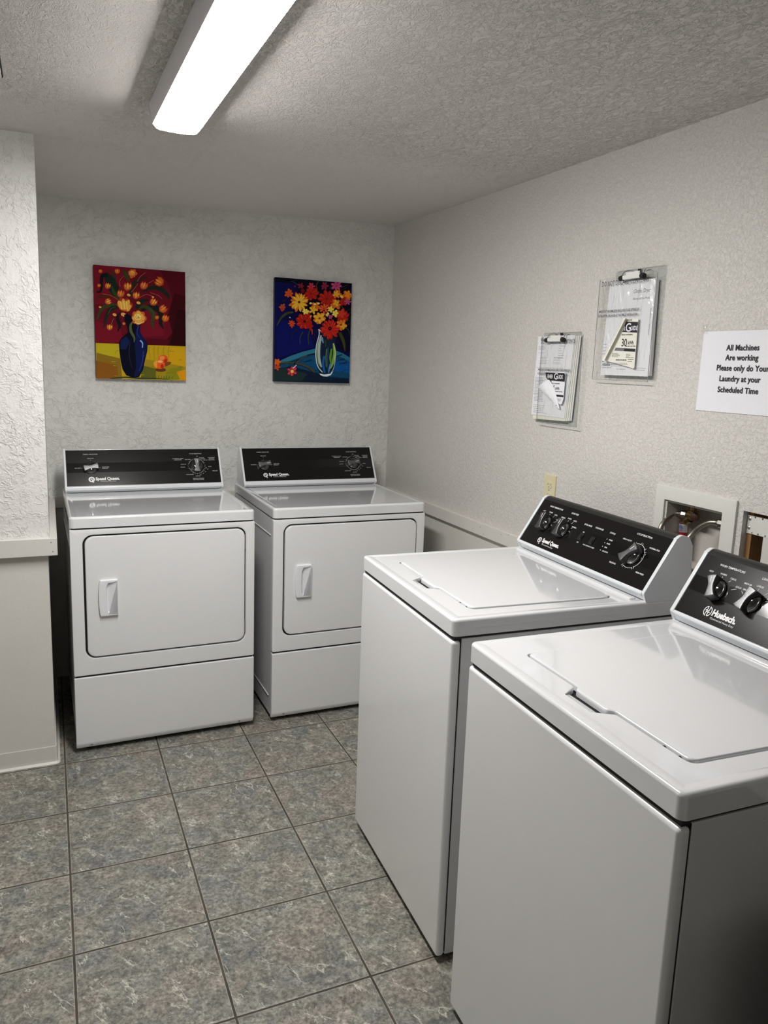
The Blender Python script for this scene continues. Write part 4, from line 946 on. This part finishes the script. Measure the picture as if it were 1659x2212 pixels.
def lines(bm, x0, x1, z0, z1, n, M, z, mi, rag=.3, h=.0011):
    for i in range(n):
        zz = z0 + (z1 - z0) * i / max(1, n - 1); e = x1 - (x1 - x0) * random.uniform(0, rag); x = x0
        while x < e:      # broken into words
            wl = random.uniform(.004, .010); seg2(bm, x, zz, min(x + wl, e), zz, h, M, z, mi); x += wl + .0016
cb1 = clipboard(1.464, 1.640, .216, .322, 'clear clipboard on the right wall, lower and left of the two')
cb2 = clipboard(1.830, 1.823, .216, .335, 'clear clipboard on the right wall, upper and right of the two')
# document bags
def bag(x0, x1, z0, z1, d, base, label, wav=1.0):
    r = empty('document_bag', MW(base[0], base[1]), label, 'document bag', 'clear bags of leaflets held by the clipboards')
    bm = bmesh.new(); nx, nz = 18, 24; V = []
    for i in range(nx + 1):
        row = []
        for j in range(nz + 1):
            u, v = i / nx, j / nz; edge = min(u, 1 - u, .15) / .15
            dd = d + .0035 * edge + wav * .0012 * math.sin(u * 17 + 5 * v) * math.sin(v * 9 + u * 4)
            x = x0 + (x1 - x0) * u + .004 * math.sin(v * 6 + i) * (1 if i in (0, nx) else 0) - base[0]; z = z0 + (z1 - z0) * v + .003 * math.sin(u * 11) * (1 if j in (0, nz) else 0) - base[1]
            row.append(bm.verts.new(FL @ Vector((x, z, dd))))
        V.append(row)
    for i in range(nx):
        for j in range(nz): bm.faces.new((V[i][j], V[i + 1][j], V[i + 1][j + 1], V[i][j + 1]))
    build('plastic_film', bm, m_bag, r, smooth=180)
    bm = bmesh.new()
    for a, b in ((x0, x0 + .0012), (x1 - .0012, x1)): rbox(bm, a - base[0], b - base[0], -d - .0028, -d - .0012, z0 - base[1], z1 - base[1])
    rbox(bm, x0 - base[0], x1 - base[0], -d - .0028, -d - .0012, z0 - base[1], z0 + .0015 - base[1])
    build('bag_seam', bm, m_edge, r)
    return r
def paper(parent, quad, d, m=m_paper, name='leaflet', thick=.0006):
    bm = bmesh.new(); A = [bm.verts.new(FL @ Vector((*p, d))) for p in quad]; B = [bm.verts.new(FL @ Vector((*p, d + thick))) for p in quad]
    for i in range(4): bm.faces.new((A[i], A[(i + 1) % 4], B[(i + 1) % 4], B[i]))
    bm.faces.new(A[::-1]); bm.faces.new(B); return build(name, bm, m, parent)
# upper right bag (origin 1.80, 1.64)
bx, bz = 1.80, 1.64
b2 = bag(1.669, 1.926, 1.482, 1.800, .0215, (bx, bz), 'clear plastic bag of dryer leaflets on the upper right clipboard')
paper(b2, [(1.705 - bx, 1.500 - bz), (1.924 - bx, 1.500 - bz), (1.917 - bx, 1.783 - bz), (1.716 - bx, 1.790 - bz)], .0060, name='leaflet', thick=.012)
lf = paper(b2, [(1.703 - bx, 1.498 - bz), (1.922 - bx, 1.498 - bz), (1.915 - bx, 1.785 - bz), (1.714 - bx, 1.791 - bz)], .0186)
bm = bmesh.new()
text(bm, 'Clothes Dryer', .026, .113, .017, align='LEFT', shear=.2, M=FL, z=.0194, xs=.72, bold=0); text(bm, 'Electric and Gas Models', .026, .091, .0095, align='LEFT', shear=.2, M=FL, z=.0194, xs=.8)
text(bm, 'Alliance', -.092, -.109, .012, align='LEFT', bold=.03, M=FL, z=.0194); text(bm, 'Laundry Systems', -.092, -.118, .0065, align='LEFT', M=FL, z=.0194)
flat(bm, [(-.093, -.1), (-.088, -.088), (-.084, -.1)], FL, .0194, 1)
text(bm, 'Installation/Operation', .108, .02, .009, M=FL, z=.0194, rot=-PI / 2)
lines(bm, -.093, -.075, -.045, -.075, 4, FL, .0194, 0); lines(bm, .062, .11, -.118, -.124, 2, FL, .0194, 0); lines(bm, -.02, .03, -.122, -.122, 1, FL, .0194, 0)
build('leaflet_print', bm, [m_inkg, m_inkb], lf, smooth=0)
bm = bmesh.new()
text(bm, 'DO NOT DISCARD CONTENTS', 1.684 - bx, .1435, .0215, align='LEFT', bold=-.004, M=FL, z=.0268, xs=.70)
build('warning_print', bm, m_inkb, b2, smooth=0); bm = bmesh.new()
text(bm, 'IMPORTANT INFORMATION ENCLOSED TO BE OFFERED BY', 1.680 - bx, .058, .0105, align='LEFT', bold=.012, M=FL, z=.0268, xs=.66); text(bm, 'INSTALLER OR PURCHASER AT THE TIME OF INSTALLATION', 1.678 - bx, .044, .0105, align='LEFT', bold=.012, M=FL, z=.0268, xs=.64)
build('bag_print', bm, m_inkb, b2, smooth=0)
# lower left bag (origin 1.45, 1.48)
bx1, bz1 = 1.45, 1.48
b1 = bag(1.372, 1.606, 1.318, 1.627, .0215, (bx1, bz1), 'clear plastic bag of washer leaflets on the lower left clipboard', 1.3)
for k, (dx, c, dd) in enumerate(((.030, m_paper, .0062), (.022, m_paper2, .0095), (.012, m_paper, .0125), (.004, m_paper2, .0155))):
    paper(b1, [(1.336 + dx - bx1, 1.334 - k * .002 - bz1), (1.533 + dx * .8 - bx1, 1.336 - k * .001 - bz1), (1.556 + dx * .6 - bx1, 1.626 - bz1), (1.346 + dx - bx1, 1.626 - bz1)], dd, c, thick=.0022)
lf = paper(b1, [(1.331 - bx1, 1.343 - bz1), (1.531 - bx1, 1.343 - bz1), (1.556 - bx1, 1.628 - bz1), (1.343 - bx1, 1.627 - bz1)], .0186)
bm = bmesh.new()
text(bm, 'Washer', -.092, .136, .018, align='LEFT', shear=.3, M=FL, z=.0194, xs=.8, bold=.01, mi=1)
lines(bm, -.100, -.055, .110, .100, 3, FL, .0194, 0); lines(bm, .020, .065, .112, .070, 6, FL, .0194, 0, .7); lines(bm, -.100, -.05, .088, .088, 1, FL, .0194, 0)
lines(bm, -.085, -.04, .072, .05, 5, FL, .0194, 0); lines(bm, -.005, .045, .072, .05, 5, FL, .0194, 0); lines(bm, -.105, .06, .035, .035, 1, FL, .0194, 0, .1)
lines(bm, -.108, -.052, .0, -.085, 17, FL, .0194, 0, .15, .0014); lines(bm, -.108, -.02, -.10, -.127, 5, FL, .0194, 0, .4)
build('leaflet_print', bm, [m_inkg, m_inkb], lf, smooth=0)
bm = bmesh.new()
text(bm, 'DO NOT DISCARD CONTENTS', 1.372 - bx1, .1265, .0205, align='LEFT', bold=-.004, M=FL, z=.0268, xs=.68)
build('warning_print', bm, m_inkb, b1, smooth=0); bm = bmesh.new()
text(bm, 'IMPORTANT INFORMATION ENCLOSED TO BE OFFERED BY', 1.366 - bx1, .028, .0105, align='LEFT', bold=.014, M=FL, z=.0268, xs=.66); text(bm, 'INSTALLER OR PURCHASER AT THE TIME OF INSTALLATION', 1.364 - bx1, .014, .0105, align='LEFT', bold=.014, M=FL, z=.0268, xs=.62)
build('bag_print', bm, m_inkb, b1, smooth=0)
# energy labels, curled
def energy_label(M, label, number, front, curl, header, tz):
    r = empty('energy_label', M, label, 'energy label', 'energy labels tucked on the bags')
    bm = bmesh.new(); a = [bm.verts.new(FL @ Vector(p)) for p in front]; bm.faces.new(a)
    # give the card a thickness
    b = [bm.verts.new(FL @ Vector((p[0], p[1], p[2] - .0005))) for p in front]; bm.faces.new(b[::-1])
    for i in range(len(a)): bm.faces.new((a[i], b[i], b[(i + 1) % len(a)], a[(i + 1) % len(a)]))
    bmesh.ops.recalc_face_normals(bm, faces=bm.faces); build('card', bm, m_paper2 if number == '30' else m_paper, r, smooth=0)
    bm = bmesh.new(); V = [[bm.verts.new(FL @ Vector(p)) for p in row] for row in curl]
    for A, B in zip(V, V[1:]):
        for i in range(len(A) - 1): bm.faces.new((A[i], A[i + 1], B[i + 1], B[i]))
    build('curled_flap', bm, m_paper2 if number == '30' else m_paper, r, smooth=180)
    return r
# big label on the upper bag; origin at its lower right
ez = .0285
e2 = energy_label(MW(1.868, 1.520), 'curled cream energy label on the upper right bag, reading 30 kWh', '30',
    [(-.138, .024, ez), (-.020, .004, ez), (-.004, .000, ez), (.001, .004, ez), (.000, .150, ez), (-.050, .152, ez)], 
    [[(-.138 + .088 * t, .024 + .128 * t, ez) for t in (0, .25, .5, .75, 1)], [(-.142 + .086 * t, .028 + .128 * t, ez + .006) for t in (0, .25, .5, .75, 1)], [(-.138 + .086 * t, .024 + .130 * t, ez + .0115) for t in (0, .25, .5, .75, 1)], [(-.128 + .086 * t, .020 + .134 * t, ez + .012) for t in (0, .25, .5, .75, 1)]], None, ez)
bm = bmesh.new(); z = ez + .0004
flat(bm, [(-.0665, .112), (.0, .108), (.0, .140), (-.0525, .143)], FL, z, 0)
text(bm, 'ENERGUIDE' [3:4], -.059, .1215, .020, bold=.01, M=FL, z=z + .0002, mi=1); text(bm, 'G', -.040, .1235, .036, bold=.012, M=FL, z=z + .0002, mi=1); text(bm, 'UIDE', -.029, .1215, .0185, align='LEFT', bold=.02, M=FL, z=z + .0002, mi=1, xs=.75)
text(bm, 'Canada', -.041, .1475, .0095, M=FL, z=z, shear=.2); text(bm, '30', -.0665, .078, .033, align='LEFT', bold=.012, M=FL, z=z, xs=.78); text(bm, 'kWh', -.037, .078, .015, align='LEFT', bold=.02, M=FL, z=z, xs=.85)
text(bm, 'per year / par annee', -.045, .0685, .0052, align='LEFT', M=FL, z=z, bold=.02); text(bm, 'Energy consumption', -.068, .1035, .0066, align='LEFT', bold=.02, M=FL, z=z, xs=.9)
flat(bm, [(-.096, .055), (-.001, .051), (-.001, .060), (-.090, .064)], FL, z, 2)
flat(bm, [(-.052, .053), (-.001, .051), (-.001, .060), (-.050, .062)], FL, z + .0001, 0)
lines(bm, -.105, -.068, .046, .036, 4, FL, z, 0); lines(bm, -.040, -.004, .044, .033, 4, FL, z, 0, .6); lines(bm, -.085, -.035, .026, .026, 1, FL, z, 0, 0, .003); lines(bm, -.12, -.01, .016, .012, 2, FL, z, 2)
lines(bm, -.03, -.004, .028, .022, 2, FL, z, 0)
build('label_print', bm, [m_inkb, m_paper, m_inkg], e2, smooth=0)
# small label on the lower bag; origin at its upper right
e1 = energy_label(MW(1.532, 1.500), 'curled white energy label on the lower left bag, reading 74 kWh', '74',
    [(-.121, .002, ez), (-.010, .002, ez), (.0, -.006, ez), (-.002, -.090, ez), (-.010, -.108, ez), (-.022, -.110, ez), (-.060, -.078, ez), (-.078, -.030, ez), (-.098, -.014, ez)],
    [[(-.094 + .076 * t, -.026 - .100 * t + .018 * math.sin(PI * t), ez + .0008) for t in (0, .2, .4, .6, .8, 1)], [(-.110 + .078 * t, -.036 - .080 * t, ez + .010 + .003 * math.sin(PI * t)) for t in (0, .2, .4, .6, .8, 1)], [(-.140 + .112 * t, -.054 - .060 * t, ez + .013 - .006 * t) for t in (0, .2, .4, .6, .8, 1)], [(-.144 + .120 * t, -.058 - .060 * t, ez + .006) for t in (0, .2, .4, .6, .8, 1)]], None, ez)
bm = bmesh.new()
flat(bm, [(-.117, -.001), (-.008, -.001), (-.001, -.007), (-.0015, -.031), (-.098, -.028), (-.110, -.020)], FL, z, 0)
text(bm, 'ENER', -.103, -.0155, .0185, align='LEFT', bold=.02, M=FL, z=z + .0002, mi=1, xs=.72); text(bm, 'G', -.053, -.0145, .031, bold=.012, M=FL, z=z + .0002, mi=1); text(bm, 'UIDE', -.043, -.0155, .0185, align='LEFT', bold=.02, M=FL, z=z + .0002, mi=1, xs=.72)
text(bm, 'Energy consumption', -.078, -.038, .0066, align='LEFT', bold=.02, M=FL, z=z, xs=.9); text(bm, '74', -.079, -.055, .029, align='LEFT', bold=.012, M=FL, z=z, xs=.74); text(bm, 'kWh', -.052, -.056, .0135, align='LEFT', bold=.02, M=FL, z=z, xs=.85)
text(bm, 'per year / par annee', -.052, -.0655, .0052, align='LEFT', M=FL, z=z, bold=.02)
flat(bm, [(-.070, -.077), (-.003, -.077), (-.003, -.084), (-.066, -.084)], FL, z, 0); lines(bm, -.052, -.008, -.091, -.099, 4, FL, z, 2)
build('label_print', bm, [m_inkb, m_paper, m_inkg], e1, smooth=0)

# outlet
m_ivory = mat('ivory_plastic', rgb(214, 205, 170), .35)
out = empty('wall_outlet', MW(1.455, 1.076), 'ivory duplex wall outlet above the back of the middle washer', 'outlet')
bm = bmesh.new(); plate(bm, rrect(-.034, -.057, .034, .057, .004, 4), [], 0, .0055, .0022, FL); build('cover_plate', bm, m_ivory, out)
for s in (-1, 1):
    bm = bmesh.new(); o = [(max(-.0145, min(.0145, .0172 * math.cos(a))), s * .0195 + .0142 * math.sin(a)) for a in [2 * PI * i / 24 for i in range(24)]]
    plate(bm, o, [], .005, .0072, .0006, FL); rc = build('receptacle', bm, m_ivory, out)
    bm = bmesh.new(); zz = s * .0195 + .002
    for x, h in ((-.0063, .0078), (.0063, .0062)): rbox(bm, x - .0009, x + .0009, -.00745, -.0071, zz - h / 2, zz + h / 2)
    lathe(bm, [(.0022, 0), (.0022, .0003)], 12, FL @ Matrix.Translation((0, s * .0195 - .0075, .0072))); build('slots', bm, m_gap, rc)
    bm = bmesh.new(); flat(bm, [p for p in o][:], FL, .0053) ; build('receptacle_gap', bm, m_gap, rc, smooth=0) if False else bm.free()
bm = bmesh.new(); lathe(bm, [(.003, .0054), (.003, .0064), (.002, .0068)], 12, FL); build('screw', bm, m_screw, out)

# washing machine water box
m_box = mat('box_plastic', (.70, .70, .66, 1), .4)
m_brass = mat('old_brass', (.30, .20, .09, 1), .35, 1.0)
_t = NT(m_brass); _t.put(_t.b.inputs['Base Color'], _t.mix(_t.noise(_t.objco(), 70, 3), (.16, .09, .04, 1), (.52, .38, .18, 1)))
m_steelnut = mat('nut_steel', (.55, .52, .47, 1), .25, 1.0)
m_copper = mat('copper', (.45, .20, .10, 1), .4, 1.0)
m_braid = mat('braided_steel', (.36, .34, .30, 1), .36, 1.0)
_t = NT(m_braid); _v = _t.objco(); _w = _t.n('ShaderNodeTexWave', wave_type='BANDS', bands_direction='DIAGONAL'); _t.put(_w.inputs[0], _v); _w.inputs['Scale'].default_value = 170; _t.put(_t.b.inputs['Normal'], _t.bump(_w.outputs['Fac'], .00012))
box = empty('laundry_water_box', MW(2.135, 1.05), 'white recessed wall box with brass valves behind the washers', 'water box')
bm = bmesh.new(); plate(bm, rrect(1.987 - 2.135, .93 - 1.05, 2.2835 - 2.135, .131, .003, 3), [rrect(2.0235 - 2.135, .957 - 1.05, 2.2385 - 2.135, .090, .002, 2)], 0, .0075, .0018, FL); build('face_frame', bm, m_box, box)
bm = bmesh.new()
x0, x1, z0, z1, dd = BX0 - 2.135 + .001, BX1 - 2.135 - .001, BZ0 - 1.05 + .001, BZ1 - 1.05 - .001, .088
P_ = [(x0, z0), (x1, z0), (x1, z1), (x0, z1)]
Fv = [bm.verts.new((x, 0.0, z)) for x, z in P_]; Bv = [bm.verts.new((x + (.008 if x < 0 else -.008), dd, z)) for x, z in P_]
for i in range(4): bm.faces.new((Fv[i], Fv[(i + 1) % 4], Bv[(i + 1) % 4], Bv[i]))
bm.faces.new(Bv); bmesh.ops.recalc_face_normals(bm, faces=bm.faces); build('recess', bm, mat('shaded_box_plastic', (.50, .47, .43, 1), .5), box, smooth=0)  # shade inside the box is put into this darker colour
def wl(x, z, d): return (x - 2.135, d, z - 1.05)
bm = bmesh.new()
cyl(bm, wl(2.082, 1.135, .05), wl(2.082, 1.085, .05), .0105); cyl(bm, wl(2.066, 1.10, .05), wl(2.098, 1.10, .048), .0125); cyl(bm, wl(2.098, 1.10, .048), wl(2.107, 1.10, .036), .011)
cyl(bm, wl(2.074, 1.088, .05), wl(2.062, 1.078, .05), .013); rbox(bm, 2.070 - 2.135, 2.095 - 2.135, .038, .062, 1.085 - 1.05, 1.115 - 1.05, .004)
build('valve_body', bm, m_brass, box)
bm = bmesh.new(); lathe(bm, [(.0115, 0), (.0130, .003), (.0120, .012), (.004, .014)], 10, Matrix.Translation(wl(2.101, 1.100, .043)) @ Matrix.Rotation(PI / 2, 4, 'X') @ Matrix.Rotation(.4, 4, 'Y')); build('valve_handle', bm, mat('dark_handle', (.05, .02, .015, 1), .4), box)
bm = bmesh.new(); cyl(bm, wl(2.236, 1.098, .045), wl(2.205, 1.098, .045), .0115); cyl(bm, wl(2.222, 1.12, .045), wl(2.222, 1.04, .045), .0085); build('valve_body', bm, m_brass, box)
# arrestor
bm = bmesh.new(); cyl(bm, wl(2.056, .965, .048), wl(2.056, 1.068, .048), .0128, seg=28); cyl(bm, wl(2.056, 1.066, .048), wl(2.056, 1.076, .048), .0138, .011, seg=28)
ar = build('hammer_arrestor', bm, m_braid if False else mat('arrestor_sleeve', (.62, .64, .66, 1), .3, .6), box)
bm = bmesh.new(); cyl(bm, wl(2.056, 1.030, .048), wl(2.056, 1.045, .048), .0131, seg=28); lb = build('red_band', bm, mat('red_label', rgb(150, 22, 34), .4), ar)
bm = bmesh.new(); cyl(bm, wl(2.056, 1.0705, .048), wl(2.056, 1.077, .048), .0142, seg=28); build('collar', bm, m_copper, ar)
bm = bmesh.new(); Mt = Matrix.Translation(wl(2.0575, 1.060, .0346)) @ FL
ring2(bm, 0, 0, .0042, .0011, 0, 360, Mt, .0008, 0, 20); text(bm, 'CSA', 0, 0, .0045, bold=.03, M=Mt, z=.0008)
for i in range(2): seg2(bm, -.005, .0100 - i * .0028, .005, .0100 - i * .0028, .0010, Mt, .0004, 0)
for i in range(2): seg2(bm, -.0055, -.0078 - i * .003, .005, -.0078 - i * .003, .0010, Mt, .0004, 0)
build('sleeve_print', bm, mat('blue_ink', rgb(36, 52, 140), .5), ar, smooth=0)
# hoses
def hose(label, pts, nut0, nut1):
    r = empty('water_hose', MW(2.135, 1.05), label, 'hose', 'braided steel washer hoses')
    bm = bmesh.new(); tube(bm, [wl(*p) for p in pts], .0072, 14); build('braid', bm, m_braid, r, smooth=60)
    bm = bmesh.new(); cyl(bm, wl(*nut0), wl(*nut1), .0135, .0135, 8); q = Vector(nut1); p = Vector(nut0); e = q + (q - p).normalized() * .012
    cyl(bm, wl(*nut1), wl(*tuple(e)), .0095, .0090, 16); build('coupling_nut', bm, m_steelnut, r, smooth=30)
hose('braided steel hose curling from the left brass valve', [(2.044, 1.096, .045), (2.028, 1.095, .030), (2.0285, 1.080, .006), (2.034, 1.058, -.020), (2.038, 1.00, -.032), (2.04, .93, -.034), (2.04, .80, -.036), (2.05, .5, -.04), (2.03, .30, -.02)], (2.064, 1.098, .049), (2.050, 1.097, .046))
hose('braided steel hose curling from the valve at the right of the wall box', [(2.182, 1.098, .042), (2.161, 1.094, .030), (2.150, 1.078, .006), (2.150, 1.060, -.018), (2.149, 1.040, -.028), (2.148, .98, -.034), (2.145, .80, -.036), (2.14, .5, -.04), (2.12, .30, -.02)], (2.206, 1.098, .045), (2.190, 1.098, .044))

# rough opening with stud and nail plate
cav = empty('wall_cavity', MW(2.40, 1.03), 'dark wall opening showing a stud at the right of the water box', 'wall opening')
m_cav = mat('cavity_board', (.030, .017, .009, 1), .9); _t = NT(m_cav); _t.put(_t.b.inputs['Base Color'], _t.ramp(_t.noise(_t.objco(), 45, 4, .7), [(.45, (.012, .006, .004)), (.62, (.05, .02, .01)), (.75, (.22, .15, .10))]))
m_wood = mat('stud_wood', (.30, .15, .055, 1), .7); _t = NT(m_wood); _t.put(_t.b.inputs['Base Color'], _t.mix(_t.noise(_t.mapped(_t.objco(), (60, 60, 4)), 2, 3), (.19, .09, .03, 1), (.42, .23, .09, 1)))
bm = bmesh.new(); rbox(bm, HX0 - 2.40 + .001, HX1 - 2.40 - .001, .105, .115, HZ0 - 1.03, HZ1 - 1.03); build('back_board', bm, m_cav, cav, smooth=0)
bm = bmesh.new(); rbox(bm, 2.302 - 2.40, 2.318 - 2.40, .020, .105, HZ0 - 1.03, HZ1 - 1.03 - .001, .001); build('stud', bm, m_wood, cav)
bm = bmesh.new(); rbox(bm, 2.356 - 2.40, 2.42 - 2.40, .018, .030, HZ0 - 1.03, 1.097 - 1.03, .001); build('board_strip', bm, m_trim, cav)
bm = bmesh.new(); rbox(bm, 2.3035 - 2.40, 2.47 - 2.40, .0165, .0180, 1.0965 - 1.03, 1.146 - 1.03, .0004); npz = build('nail_plate', bm, m_box, cav)
bm = bmesh.new(); Mt = Matrix.Translation((0, .0165, 0)) @ FL
for x, zz, r in ((2.307, .1405, .0016), (2.327, .1425, .0019), (2.350, .1425, .0022), (2.373, .1425, .0022), (2.322, .100, .0017), (2.341, .100, .0020), (2.363, .1, .0019), (2.385, .1, .002)): flat(bm, ell(x - 2.40, zz - .03 + .0 - .00, r, r * 1.2, 0, 14), Mt, .0003)
build('punched_holes', bm, m_gap, npz, smooth=0)
for zz in (1.136, 1.112):
    bm = bmesh.new(); lathe(bm, [(.0042, 0), (.0042, .0014), (.003, .0022), (.0016, .0023), (.0014, .001)], 14, Matrix.Translation((2.3105 - 2.40, .0165, zz - 1.03)) @ FL); build('screw', bm, m_screw, npz)
